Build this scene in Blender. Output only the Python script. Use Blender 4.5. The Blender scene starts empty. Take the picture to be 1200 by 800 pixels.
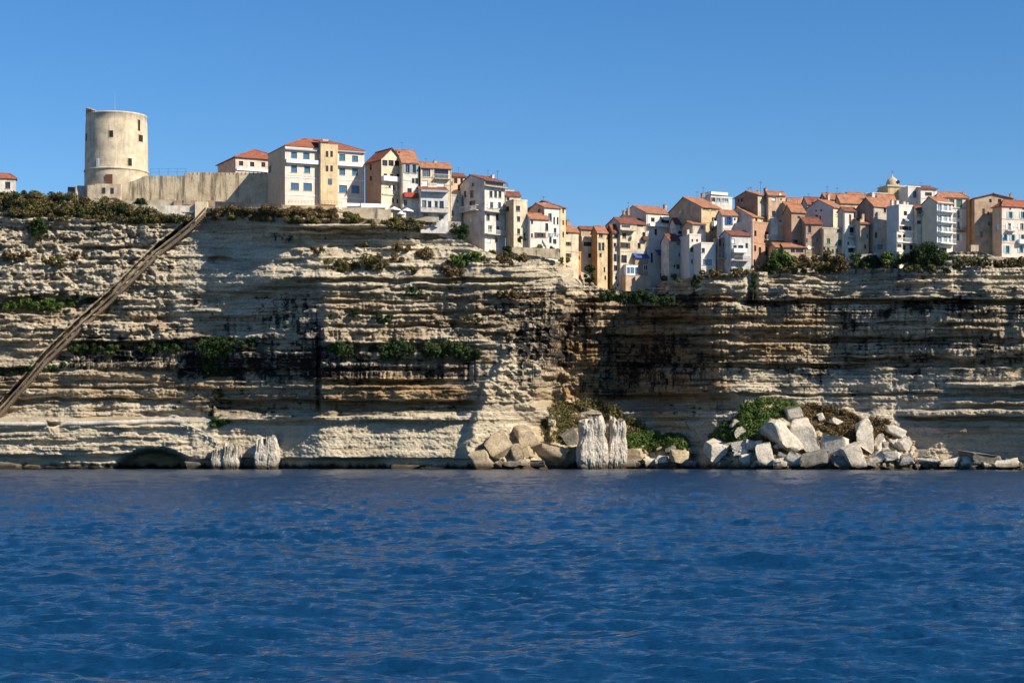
import bpy, math, random
import numpy as np
from mathutils import Vector, Matrix, Euler
R = math.radians
sc = bpy.context.scene
COL = sc.collection
random.seed(7)
RNG = np.random.default_rng(11)

# ------------------------------------------------------------------ camera, sky, sun, exposure
F, HY, ZC, Y0 = 2184.0, 535.0, 2.9, 450.0
cam = bpy.data.cameras.new('camera'); camo = bpy.data.objects.new('camera', cam); COL.objects.link(camo)
camo.location = (0, 0, ZC); camo.rotation_euler = (R(90), 0, 0)
cam.sensor_width = 36; cam.lens = 36*F/1200; cam.shift_y = 0.1125
cam.clip_start = 0.5; cam.clip_end = 20000
sc.camera = camo

SUN_AZ, SUN_EL = 59.0, 37.0            # azimuth: degrees to the right of the direction back towards the boat
w = bpy.data.worlds.new('World'); sc.world = w; w.use_nodes = True
nt = w.node_tree; nt.nodes.clear()
sky = nt.nodes.new('ShaderNodeTexSky'); sky.sky_type = 'NISHITA'; sky.sun_disc = False
sky.sun_elevation = R(SUN_EL); sky.sun_rotation = R(180-SUN_AZ)
sky.altitude = 0; sky.air_density = 1.0; sky.dust_density = 0.0; sky.ozone_density = 6.0
bg = nt.nodes.new('ShaderNodeBackground'); bg.inputs['Strength'].default_value = 0.074
wo = nt.nodes.new('ShaderNodeOutputWorld')
hs = nt.nodes.new('ShaderNodeHueSaturation'); hs.inputs['Saturation'].default_value = 1.22; hs.inputs['Hue'].default_value = 0.504; hs.inputs['Value'].default_value = 1.10
nt.links.new(sky.outputs[0], hs.inputs['Color']); nt.links.new(hs.outputs[0], bg.inputs[0]); nt.links.new(bg.outputs[0], wo.inputs[0])

sl = bpy.data.lights.new('sun', 'SUN'); sl.energy = 5.0; sl.angle = R(0.53); sl.color = (1.0, 0.88, 0.71)
so = bpy.data.objects.new('sun', sl); COL.objects.link(so)
sdir = Vector((math.sin(R(SUN_AZ))*math.cos(R(SUN_EL)), -math.cos(R(SUN_AZ))*math.cos(R(SUN_EL)), math.sin(R(SUN_EL))))
so.rotation_euler = sdir.to_track_quat('Z', 'Y').to_euler(); so.location = sdir*600

vs = sc.view_settings
vs.view_transform = 'Standard'; vs.look = 'None'; vs.exposure = 0.62; vs.gamma = 1; vs.use_curve_mapping = False
sc.cycles.max_bounces = 5; sc.cycles.diffuse_bounces = 2; sc.cycles.glossy_bounces = 3
sc.cycles.caustics_reflective = False; sc.cycles.caustics_refractive = False

# ------------------------------------------------------------------ helpers
def P(px, py, Y):
    return Vector(((px-600)*Y/F, Y, ZC+(HY-py)*Y/F))

_tab = np.random.default_rng(3).random(65536)
def _h(ix, iy, seed):
    k = (ix.astype(np.int64)*73856093) ^ (iy.astype(np.int64)*19349663) ^ (int(seed)*83492791)
    k = (k ^ (k >> 13))*1274126177
    return _tab[(k ^ (k >> 16)) & 65535]
def vn(x, y, seed=0):                       # value noise, -1..1
    x = np.asarray(x, float); y = np.asarray(y, float)
    ix = np.floor(x); iy = np.floor(y); fx = x-ix; fy = y-iy
    fx = fx*fx*fx*(fx*(fx*6-15)+10); fy = fy*fy*fy*(fy*(fy*6-15)+10)
    a = _h(ix, iy, seed); b = _h(ix+1, iy, seed); c = _h(ix, iy+1, seed); d = _h(ix+1, iy+1, seed)
    return ((a*(1-fx)+b*fx)*(1-fy)+(c*(1-fx)+d*fx)*fy)*2-1
def fbm(x, y, o=4, seed=0, g=0.5):
    r = 0; a = 1; n = 0
    for i in range(o):
        r = r+a*vn(x*2**i, y*2**i, seed+i*7); n += a; a *= g
    return r/n
def ss(a, b, x):
    t = np.clip((np.asarray(x, float)-a)/(b-a), 0, 1); return t*t*(3-2*t)
def box_m(px, py, x0, x1, y0, y1, sx=6, sy=2):
    return ss(x0-sx, x0+sx, px)*(1-ss(x1-sx, x1+sx, px))*ss(y0-sy, y0+sy, py)*(1-ss(y1-sy, y1+sy, py))
def ell(px, py, cx, cy, rx, ry, s=0.3):
    return 1-ss(1-s, 1+s, np.sqrt(((px-cx)/rx)**2+((py-cy)/ry)**2))

def tag(o, label=None, cat=None, group=None, kind=None):
    if label: o['label'] = label
    if cat: o['category'] = cat
    if group: o['group'] = group
    if kind: o['kind'] = kind
    return o
def link(name, me, parent=None):
    o = bpy.data.objects.new(name, me); COL.objects.link(o)
    if parent is not None: o.parent = parent
    return o
def empty(name, loc=(0, 0, 0), rz=0.0):
    o = bpy.data.objects.new(name, None); COL.objects.link(o)
    o.location = loc; o.rotation_euler = (0, 0, rz); o.empty_display_size = 0.5
    return o
def np_mesh(name, V, Q, mats=(), smooth=False, attrs=None):
    me = bpy.data.meshes.new(name)
    V = np.asarray(V, np.float32); Q = np.asarray(Q, np.int32); k = Q.shape[1]
    me.vertices.add(len(V)); me.vertices.foreach_set('co', V.ravel())
    me.loops.add(Q.size); me.loops.foreach_set('vertex_index', Q.ravel())
    me.polygons.add(len(Q)); me.polygons.foreach_set('loop_start', np.arange(0, Q.size, k, dtype=np.int32))
    me.polygons.foreach_set('loop_total', np.full(len(Q), k, np.int32))
    if smooth: me.polygons.foreach_set('use_smooth', np.ones(len(Q), bool))
    for m in mats: me.materials.append(m)
    if attrs:
        for n, a in attrs.items():
            at = me.attributes.new(n, 'FLOAT', 'POINT'); at.data.foreach_set('value', np.asarray(a, np.float32).ravel())
    me.update(calc_edges=True); me.validate()
    return me
def grid_q(nr, nc):
    i = np.arange(nr*nc).reshape(nr, nc)
    return np.stack([i[:-1, :-1], i[1:, :-1], i[1:, 1:], i[:-1, 1:]], -1).reshape(-1, 4)

class MB:
    def __init__(s): s.v = []; s.f = []; s.m = []
    def face(s, pts, m=0):
        n = len(s.v); s.v += [tuple(p) for p in pts]; s.f.append(tuple(range(n, n+len(pts)))); s.m.append(m)
    def box(s, x0, x1, y0, y1, z0, z1, m=0):
        n = len(s.v)
        s.v += [(x0, y0, z0), (x1, y0, z0), (x1, y1, z0), (x0, y1, z0), (x0, y0, z1), (x1, y0, z1), (x1, y1, z1), (x0, y1, z1)]
        for q in ((0, 3, 2, 1), (4, 5, 6, 7), (0, 1, 5, 4), (1, 2, 6, 5), (2, 3, 7, 6), (3, 0, 4, 7)):
            s.f.append(tuple(n+i for i in q)); s.m.append(m)
    def slab(s, top, th, m=0):              # polygon with thickness straight down
        n = len(s.v); k = len(top)
        s.v += [tuple(p) for p in top]+[(p[0], p[1], p[2]-th) for p in top]
        s.f.append(tuple(range(n, n+k))); s.m.append(m)
        s.f.append(tuple(range(n+2*k-1, n+k-1, -1))); s.m.append(m)
        for i in range(k):
            j = (i+1) % k; s.f.append((n+i, n+k+i, n+k+j, n+j)); s.m.append(m)
    def prism(s, pts, d, m=0):              # polygon pushed along vector d
        n = len(s.v); k = len(pts)
        s.v += [tuple(p) for p in pts]+[(p[0]+d[0], p[1]+d[1], p[2]+d[2]) for p in pts]
        s.f.append(tuple(range(n, n+k))); s.m.append(m)
        s.f.append(tuple(range(n+2*k-1, n+k-1, -1))); s.m.append(m)
        for i in range(k):
            j = (i+1) % k; s.f.append((n+i, n+k+i, n+k+j, n+j)); s.m.append(m)
    def bar(s, a, b, r, m=0, n=4, r2=None):
        a = Vector(a); b = Vector(b); d = (b-a)
        if d.length < 1e-6: return
        q = d.to_track_quat('Z', 'Y'); r2 = r if r2 is None else r2
        k = len(s.v)
        for c, rr in ((a, r), (b, r2)):
            for i in range(n):
                t = 2*math.pi*(i+.5)/n
                s.v.append(tuple(c+q @ Vector((rr*math.cos(t), rr*math.sin(t), 0))))
        for i in range(n):
            j = (i+1) % n; s.f.append((k+i, k+j, k+n+j, k+n+i)); s.m.append(m)
        s.f.append(tuple(range(k+n-1, k-1, -1))); s.m.append(m)
        s.f.append(tuple(range(k+n, k+2*n))); s.m.append(m)
    def lathe(s, prof, n=32, m=0, c=(0, 0)):
        k = len(s.v)
        for r, z in prof:
            for i in range(n):
                t = 2*math.pi*i/n; s.v.append((c[0]+r*math.cos(t), c[1]+r*math.sin(t), z))
        for a in range(len(prof)-1):
            for i in range(n):
                j = (i+1) % n; s.f.append((k+a*n+i, k+a*n+j, k+(a+1)*n+j, k+(a+1)*n+i)); s.m.append(m)
        s.f.append(tuple(range(k+n-1, k-1, -1))); s.m.append(m)
        s.f.append(tuple(k+(len(prof)-1)*n+i for i in range(n))); s.m.append(m)
    def mesh(s, name, mats):
        me = bpy.data.meshes.new(name); me.from_pydata(s.v, [], s.f)
        for x in (mats if isinstance(mats, (list, tuple)) else [mats]): me.materials.append(x)
        me.polygons.foreach_set('material_index', s.m); me.update(); return me
    def build(s, name, mats, parent=None, smooth=False):
        me = s.mesh(name, mats)
        if smooth: me.polygons.foreach_set('use_smooth', [True]*len(me.polygons))
        return link(name, me, parent)

# ------------------------------------------------------------------ materials
def newmat(name):
    m = bpy.data.materials.new(name); m.use_nodes = True
    t = m.node_tree; b = t.nodes['Principled BSDF']; return m, t, b
def N(t, ty, **k):
    n = t.nodes.new(ty)
    for a, v in k.items(): setattr(n, a, v)
    return n
def tex_noise(t, scale, detail=4, vec=None, rough=0.55, sc3=None):
    n = N(t, 'ShaderNodeTexNoise'); n.inputs['Scale'].default_value = scale; n.inputs['Detail'].default_value = detail
    n.inputs['Roughness'].default_value = rough
    if sc3 is not None:
        mp = N(t, 'ShaderNodeMapping'); mp.inputs['Scale'].default_value = sc3
        t.links.new(vec, mp.inputs['Vector']); vec = mp.outputs[0]
    if vec is not None: t.links.new(vec, n.inputs['Vector'])
    return n
def ramp(t, fac, stops):
    r = N(t, 'ShaderNodeValToRGB'); e = r.color_ramp.elements
    e[0].position, e[0].color = stops[0][0], (*stops[0][1], 1)
    e[1].position, e[1].color = stops[-1][0], (*stops[-1][1], 1)
    for p, c in stops[1:-1]:
        x = e.new(p); x.color = (*c, 1)
    t.links.new(fac, r.inputs[0]); return r
def mix(t, fac, a, b, mode='MIX'):
    n = N(t, 'ShaderNodeMix', data_type='RGBA', blend_type=mode)
    if isinstance(fac, (int, float)): n.inputs[0].default_value = fac
    else: t.links.new(fac, n.inputs[0])
    for i, v in ((6, a), (7, b)):
        if isinstance(v, tuple): n.inputs[i].default_value = (*v, 1)
        else: t.links.new(v, n.inputs[i])
    return n.outputs[2]
def math_n(t, op, a, b=None, clamp=False):
    n = N(t, 'ShaderNodeMath', operation=op, use_clamp=clamp)
    for i, v in ((0, a), (1, b)):
        if v is None: continue
        if isinstance(v, (int, float)): n.inputs[i].default_value = v
        else: t.links.new(v, n.inputs[i])
    return n.outputs[0]
def bump(t, h, dist, strength=1.0, nrm=None):
    b = N(t, 'ShaderNodeBump'); b.inputs['Distance'].default_value = dist; b.inputs['Strength'].default_value = strength
    t.links.new(h, b.inputs['Height'])
    if nrm is not None: t.links.new(nrm, b.inputs['Normal'])
    return b.outputs[0]
def plain(name, c, rough=0.8, metal=0.0, spec=0.3, var=0.12, scale=2.0):
    m, t, b = newmat(name)
    g = N(t, 'ShaderNodeTexCoord')
    n = tex_noise(t, scale, 4, g.outputs['Object'])
    c2 = tuple(min(1, x*(1+var)) for x in c); c1 = tuple(x*(1-var) for x in c)
    r = ramp(t, n.outputs[0], [(0.3, c1), (0.7, c2)])
    t.links.new(r.outputs[0], b.inputs['Base Color'])
    b.inputs['Roughness'].default_value = rough; b.inputs['Metallic'].default_value = metal
    b.inputs['Specular IOR Level'].default_value = spec
    return m

def mat_cliff():
    m, t, b = newmat('limestone')
    g = N(t, 'ShaderNodeNewGeometry'); pos = g.outputs['Position']
    at = {}
    for n in ('stain_shade', 'warm', 'tone', 'pale', 'wet'):
        a = N(t, 'ShaderNodeAttribute'); a.attribute_name = n; at[n] = a.outputs['Fac']
    big = tex_noise(t, 0.07, 5, pos)
    lay = tex_noise(t, 1.0, 6, pos, 0.65, (0.06, 0.06, 1.1))
    fine = tex_noise(t, 1.6, 6, pos, 0.7, (1, 1, 1.6))
    base = ramp(t, lay.outputs[0], [(0.30, (0.34, 0.28, 0.20)), (0.44, (0.64, 0.56, 0.42)), (0.56, (0.76, 0.685, 0.54)), (0.68, (0.45, 0.38, 0.275))])
    warm = ramp(t, lay.outputs[0], [(0.32, (0.19, 0.105, 0.045)), (0.5, (0.46, 0.30, 0.145)), (0.62, (0.56, 0.41, 0.23))])
    c = mix(t, at['warm'], base.outputs[0], warm.outputs[0])
    f2 = ramp(t, fine.outputs[0], [(0.32, (0.42, 0.42, 0.43)), (0.48, (0.95, 0.95, 0.95)), (0.7, (1.18, 1.15, 1.1))])
    c = mix(t, 1.0, c, f2.outputs[0], 'MULTIPLY')
    c = mix(t, at['pale'], c, (0.76, 0.67, 0.50))
    tn = ramp(t, at['tone'], [(0, (0.62, 0.58, 0.53)), (0.5, (1, 1, 1)), (1, (1.22, 1.22, 1.22))])
    c = mix(t, 1.0, c, tn.outputs[0], 'MULTIPLY')
    # black lichen and seep streaks, and the painted shade of the stair groove
    st = tex_noise(t, 1.0, 5, pos, 0.6, (0.8, 0.8, 0.11))
    h = math_n(t, 'ADD', at['stain_shade'], math_n(t, 'MULTIPLY', math_n(t, 'SUBTRACT', st.outputs[0], 0.5), 2.2))
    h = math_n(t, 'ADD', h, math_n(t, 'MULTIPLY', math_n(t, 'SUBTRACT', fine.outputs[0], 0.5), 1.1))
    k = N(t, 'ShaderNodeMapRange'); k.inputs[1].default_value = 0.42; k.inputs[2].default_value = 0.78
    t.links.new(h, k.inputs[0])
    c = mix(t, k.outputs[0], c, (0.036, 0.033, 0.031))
    c = mix(t, at['wet'], c, (0.045, 0.032, 0.018))
    t.links.new(c, b.inputs['Base Color']); b.inputs['Roughness'].default_value = 0.95; b.inputs['Specular IOR Level'].default_value = 0.15
    vo = N(t, 'ShaderNodeTexVoronoi', feature='DISTANCE_TO_EDGE'); mp = N(t, 'ShaderNodeMapping'); mp.inputs['Scale'].default_value = (0.42, 0.42, 0.75)
    dn = tex_noise(t, 0.8, 3, pos); va = N(t, 'ShaderNodeVectorMath', operation='ADD'); t.links.new(pos, va.inputs[0]); t.links.new(dn.outputs['Color'], va.inputs[1]); t.links.new(va.outputs[0], mp.inputs['Vector']); t.links.new(mp.outputs[0], vo.inputs['Vector'])
    cr = math_n(t, 'MINIMUM', vo.outputs['Distance'], 0.12)
    b0 = bump(t, cr, 2.2, 0.6)
    b1 = bump(t, lay.outputs[0], 0.7, 0.9, b0)
    b2 = bump(t, fine.outputs[0], 0.8, 1.0, b1)
    t.links.new(b2, b.inputs['Normal'])
    return m
M_CLIFF = mat_cliff()

# ------------------------------------------------------------------ the cliff: one sheet of bedded limestone
_tt = [(-260, 232), (0, 234), (60, 235), (120, 238), (175, 240), (205, 244), (240, 243), (320, 243), (400, 246), (430, 256), (470, 259), (520, 268), (545, 283), (575, 297), (600, 303), (640, 303), (655, 306), (668, 312),
       (680, 318), (690, 323), (697, 334), (715, 340), (745, 342), (790, 328), (820, 323), (850, 320), (880, 320), (910, 314), (1060, 314), (1104, 306), (1117, 294), (1150, 295), (1166, 300), (1200, 302), (1500, 300)]
_tx, _ty = zip(*_tt)
def TOP(px): return np.interp(px, _tx, _ty)
_mx = [-260, 0, 100, 203, 214, 262, 330, 372, 378, 450, 540, 560, 620, 662, 684, 720, 765, 800, 835, 870, 920, 965, 1005, 1050, 1120, 1200, 1300, 1500]
_mu = [3, 2, 1, 1, 1.0, 4.5, 13, 17, 18.8, 17, 14.5, 16, 14, 11, -11, -13, -12, -3, 6.5, 9.5, 8.5, 8, 11, 16, 21.5, 25, 33, 46]
_ml = [9, 9, 9, 9, 9, 9, 10.5, 14.5, 15, 15.5, 15.5, 16, 13, 8, -6, -7, -6, 1, 8, 11.5, 13.5, 15.5, 17.5, 20.5, 22, 25, 34, 47]
_bed_r = np.random.default_rng(21)
_be = np.concatenate([[200], 200+np.cumsum(_bed_r.choice([2.2, 3, 4, 5, 6.5, 9], 90, p=[.16, .22, .22, .18, .14, .08]))])
_bb = np.concatenate([[190], 190+np.cumsum(np.random.default_rng(33).uniform(11, 27, 30))])
def bt_line(py):                          # the slanting left edge of the broken buttress
    return np.interp(py, [300, 335, 400, 450, 500, 548], [668, 652, 596, 566, 547, 540])
def cliff_D(px, py):
    px = np.asarray(px, float); py = np.asarray(py, float)
    wob = 3.0*fbm(px/90, py/60, 3, 5)+np.interp(px, [0, 540, 700, 1200], [0, -2, 2, 0])
    t = py+wob
    wpx = px+5*fbm(py/26, px/200, 3, 15)+(15*fbm(py/20, px/60, 4, 16))*ss(560, 640, px)*(1-ss(960, 1040, px))
    wpx = wpx+np.clip((py-365)*0.36, 0, 38)*ss(560, 625, px)*(1-ss(690, 750, px))
    wpx = wpx+(26*(1-ss(318, 345, py))+13*fbm(py/11, px/70, 3, 17)*(1-ss(330, 350, py))+3*fbm(py/9, px/50, 3, 18))*ss(280, 320, px)*(1-ss(440, 500, px))
    up = np.interp(wpx, _mx, _mu); lo = np.interp(wpx, _mx, _ml)
    k = ss(486, 492, t)*(px < 250)+ss(470, 486, t)*(px >= 250)*(px < 840)+ss(478, 502, t)*(px >= 840)
    D = up*(1-k)+lo*k
    D = D+1.6*fbm(px/55, py/140, 3, 31)
    # lean
    A = np.interp(py, [225, 258, 285, 345, 400, 480, 520, 550], [-8, -7, -6, -3, -1, 0, 1.2, 2.2])
    Bc = np.interp(py, [240, 264, 284, 325, 345, 400, 480, 520, 550], [-7, -6.5, -10, -1.6, -1, 0, 0, 1.0, 2.2])
    Cc = np.interp(py, [300, 345, 352, 430, 480, 520, 550], [-5, -1.5, -1.2, 0, 1.5, 2.0, 2.4])
    wB = ss(215, 350, px)*(1-ss(610, 660, px)); wC = ss(650, 690, px)
    D = D+A*(1-wB)*(1-wC)+Bc*wB*(1-wC)+Cc*wC
    # buttress of broken rock
    bl = bt_line(py)+6*fbm(px/30, py/18, 3, 77)
    but = ss(-4, 6, px-bl)*(1-ss(672, 690, px))*ss(300, 320, py)
    lowb = ss(466, 478, py)
    # beds
    i = np.clip(np.searchsorted(_be, t.ravel()).reshape(t.shape)-1, 0, len(_be)-2)
    f = (t-_be[i])/(_be[i+1]-_be[i])
    o = 1.25*vn(px/70+i*7.31, i*1.7, 9)+0.75*vn(px/14+i*3.1, i*2.3, 10)
    thick = (_be[i+1]-_be[i])
    beds = o*np.clip(thick/4.0, .5, 1.3)-0.4*np.abs(2*f-1)**4
    amp = 0.72*(1-0.3*box_m(px, py, -300, 205, 255, 400, 20, 8))*(1-0.45*but)*(1-0.6*box_m(px, py, 215, 335, 262, 340, 10, 6))
    amp = amp*(1-0.85*ss(490, 500, py)*(px > 225))*(1-0.55*box_m(px, py, 850, 1300, 440, 500, 20, 6))
    D = D+beds*amp
    # roughness: crags and flutes
    cr = fbm(px/9, py/7, 4, 41); ridge = 1-np.abs(fbm(px/16, py/13, 4, 43))*2.2
    rough = 0.45+1.0*box_m(px, py, -300, 205, 255, 400, 10, 8)+0.6*box_m(px, py, 370, 690, 340, 400, 10, 8)+0.5*box_m(px, py, 750, 880, 330, 470, 20, 8)
    rough = rough*(1-0.55*ss(484, 500, py)*(px < 545)*(px > 225))
    D = D+cr*rough*0.75
    D = D+but*(ridge*1.2+1.2*fbm((px+py*0.8)/22, (py-px*0.8)/9, 3, 47)-1.0)*(1-0.75*lowb)
    fl = 1-np.abs(vn(px/2.6+0.6*vn(px/9, py/15, 3), py/40, 51))*2
    flm = 0.25*box_m(px, py, 370, 560, 345, 400)+0.55*box_m(px, py, 80, 230, 412, 434)+0.6*box_m(px, py, 382, 560, 415, 447)+0.05*ss(500, 510, py)*(px > 250)+0.3*box_m(px, py, 850, 1300, 352, 428, 10, 4)+0.4*box_m(px, py, 620, 850, 350, 470, 10, 8)
    D = D+fl*flm
    # great joints: broad vertical blocks
    vb = vn(px/24, np.floor(t/38)*3.3, 61)
    D = D+1.0*np.sign(vb)*np.abs(vb)**0.4*0.6*(1-ss(484, 494, py))*(1-but)
    cav = ss(.12, .42, fbm(px/9, py/4.6, 4, 171))+.7*ss(.2, .45, fbm(px/4.5, py/3, 3, 172))
    D = D-1.2*cav*np.clip(box_m(px, py, -300, 205, 262, 400, 12, 8)+.4*but*(1-lowb)+.6*box_m(px, py, 375, 640, 328, 402, 14, 8)+.6*box_m(px, py, 750, 960, 335, 424, 14, 8)+.35*box_m(px, py, 330, 600, 284, 326, 14, 4)+.3*box_m(px, py, -300, 540, 432, 470, 14, 4), 0, 1)
    D = D+but*2.4*np.exp(-((px-bl-9)/9)**2)
    tbb = t+2.0*fbm(px/18, py/30, 3, 181); ib = np.clip(np.searchsorted(_bb, tbb.ravel()).reshape(t.shape)-1, 0, len(_bb)-2); fb = tbb-_bb[ib]; lb = _bb[ib+1]-_bb[ib]
    cm = (1-.85*but)*(1-.8*ss(484, 498, py))*(1-.7*box_m(px, py, 212, 330, 250, 342, 10, 6))*(1-.6*box_m(px, py, 850, 1300, 436, 500, 20, 6))
    wv_ = ss(-.35, .3, vn(px/75+ib*3.7, ib*5.1, 182)); wv2 = .6+.4*vn(px/9+ib*2.2, ib*3.1, 183)
    D = D+cm*wv_*(-1.5*wv2*ss(lb-4.6, lb-3.4, fb)+.8*(1-ss(2.5, 5.5, fb)))
    def B(x0, x1, y0, y1, d, sx=14, sy=1.3, wx=1.0):
        n = 2.2*wx*fbm(px/26, x0*0.1+y0, 3, int(x0+y0) & 255)
        return (1.3 if d < 0 else 1.1)*d*box_m(px, py+n, x0, x1, y0, y1, sx, sy)
    # left cliff
    for a in ((95, 200, 262, 267, .9), (90, 200, 288, 292, -2.2), (-300, 140, 284, 288, 1.0), (-300, 60, 343, 347, 1.2), (-300, 140, 348, 368, -2.4),
              (90, 205, 371, 378, -1.5), (-300, 210, 378, 399, 1.1), (60, 215, 400, 424, -1.4), (-300, 540, 431, 435, -1.4), (-300, 230, 452, 455, -1.2), (40, 210, 466, 470, -2.2),
              (-300, 30, 466, 470, -1.5), (-300, 215, 470, 488, -1.0),
              (210, 330, 343, 356, -1.2), (228, 300, 372, 392, -1.8), (215, 372, 398, 412, -1.6), (225, 372, 420, 445, -1.2), (215, 372, 405, 409, 1.2), (215, 372, 428, 432, 1.4),
              (255, 560, 469, 481, -3.6), (255, 545, 487, 492, 1.6), (330, 545, 481, 486, -.3),
              (340, 600, 326, 331, -2.4), (310, 600, 337, 341, -1.6), (360, 600, 352, 356, -1.3), (420, 590, 365, 369, -1.8), (380, 590, 381, 384, -1.4), (320, 372, 330, 336, -2),
              (380, 570, 394, 401, .8), (380, 560, 403, 425, -1.1), (375, 545, 445, 451, -1.8), (375, 540, 452, 469, .8),
              (300, 440, 262, 266, 1.2), (360, 530, 267, 280, -2.2),
              (225, 560, 537, 552, -1.6), (370, 442, 537, 550, -3.5), (-300, 150, 533, 552, -1.3), (-300, 225, 498, 501, .5),
              # right cliff
              (760, 900, 332, 336, 1.2), (795, 900, 338, 345, 1.0), (890, 1500, 346, 351, .9), (870, 1500, 352, 357, -3.2), (690, 870, 350, 354, -1.5), (700, 880, 372, 376, -1.6),
              (690, 860, 392, 399, -2.2), (730, 1010, 426, 431, -3.2), (1000, 1500, 420, 430, -2.6), (860, 1500, 396, 402, -2.2), (780, 900, 452, 461, 1.6), (800, 1300, 461, 464, -1.2),
              (1120, 1500, 448, 454, 3.5), (1110, 1500, 470, 474, 2.6), (1060, 1500, 480, 488, 3.2), (1055, 1500, 488, 492, -2.0), (1095, 1500, 500, 506, 1.2),
              (700, 860, 463, 480, -3.5), (690, 815, 500, 505, -1)):
        D = D+B(*a)
    # sea cave and hollows
    D = D-14*ell(px, py+3*fbm(px/12, py/9, 3, 19), 180, 552, 42, 24, .2)
    D = D-5*ell(px, py, 735, 420, 28, 50, .5)-3*ell(px, py, 700, 455, 40, 22, .5)
    D = D-3.2*ell(px, py, 258, 305, 13, 5, .3)+1.0*ell(px, py, 262, 318, 22, 14, .4)
    D = D-4.5*box_m(px, py, 876, 887, 318, 356, 2.5, 4)
    D = D-2.4*box_m(px, py, 371, 376, 395, 480, 1.5, 4)
    return D+0.28*fbm(px/2.6, py/2.2, 3, 91)
# stairway notch and coastal path
ST = [(246, 238), (240, 244), (226, 259), (205, 276), (184, 292), (131, 345), (87, 385), (54, 417), (30, 445), (0, 478), (-45, 522)]
_sx = np.array([p[0] for p in ST][::-1], float); _sy = np.array([p[1] for p in ST][::-1], float)
PATH = [(-260, 497), (0, 497), (55, 497), (57, 500), (70, 500), (72, 497), (150, 495), (200, 493), (212, 495), (235, 504), (256, 518)]
_cx = np.array([p[0] for p in PATH], float); _cy = np.array([p[1] for p in PATH], float)
def surf_D(px, py):
    D = cliff_D(px, py)
    px = np.asarray(px, float); py = np.asarray(py, float)
    sy = np.interp(px, _sx, _sy)
    d = (py-sy)*0.72                        # below the line is positive
    on = (px < 238)*(px > -60)
    near = on*ss(-8, -6, d)*(1-ss(.5, 2.5, d))
    base = stair_D(px)
    D = D*(1-near)+near*base
    D = D-3.6*on*ss(-4.6, -4.0, d)*(1-ss(0.2, 1.2, d))
    py2 = np.interp(px, _cx, _cy)
    k = (px < 205)*ss(py2-6, py2-4.5, py)*(1-ss(py2-0.5, py2+0.5, py))
    D = D-1.6*k
    return D
_bx = np.linspace(-70, 250, 65)
_bd = None
def stair_D(px):
    global _bd
    if _bd is None:
        s = np.interp(_bx, _sx, _sy)
        q = np.mean([cliff_D(_bx, s+o) for o in (-9, -5, 0, 5, 9)], 0)
        kern = np.ones(7)/7; q = np.convolve(np.pad(q, 3, 'edge'), kern, 'valid')
        _bd = q+0.4
    return np.interp(px, _bx, _bd)
def cliff_pt(px, py, out=0.0):
    D = float(surf_D(np.array([float(px)]), np.array([float(py)]))[0]); return P(px, py, Y0-D-out)

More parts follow.
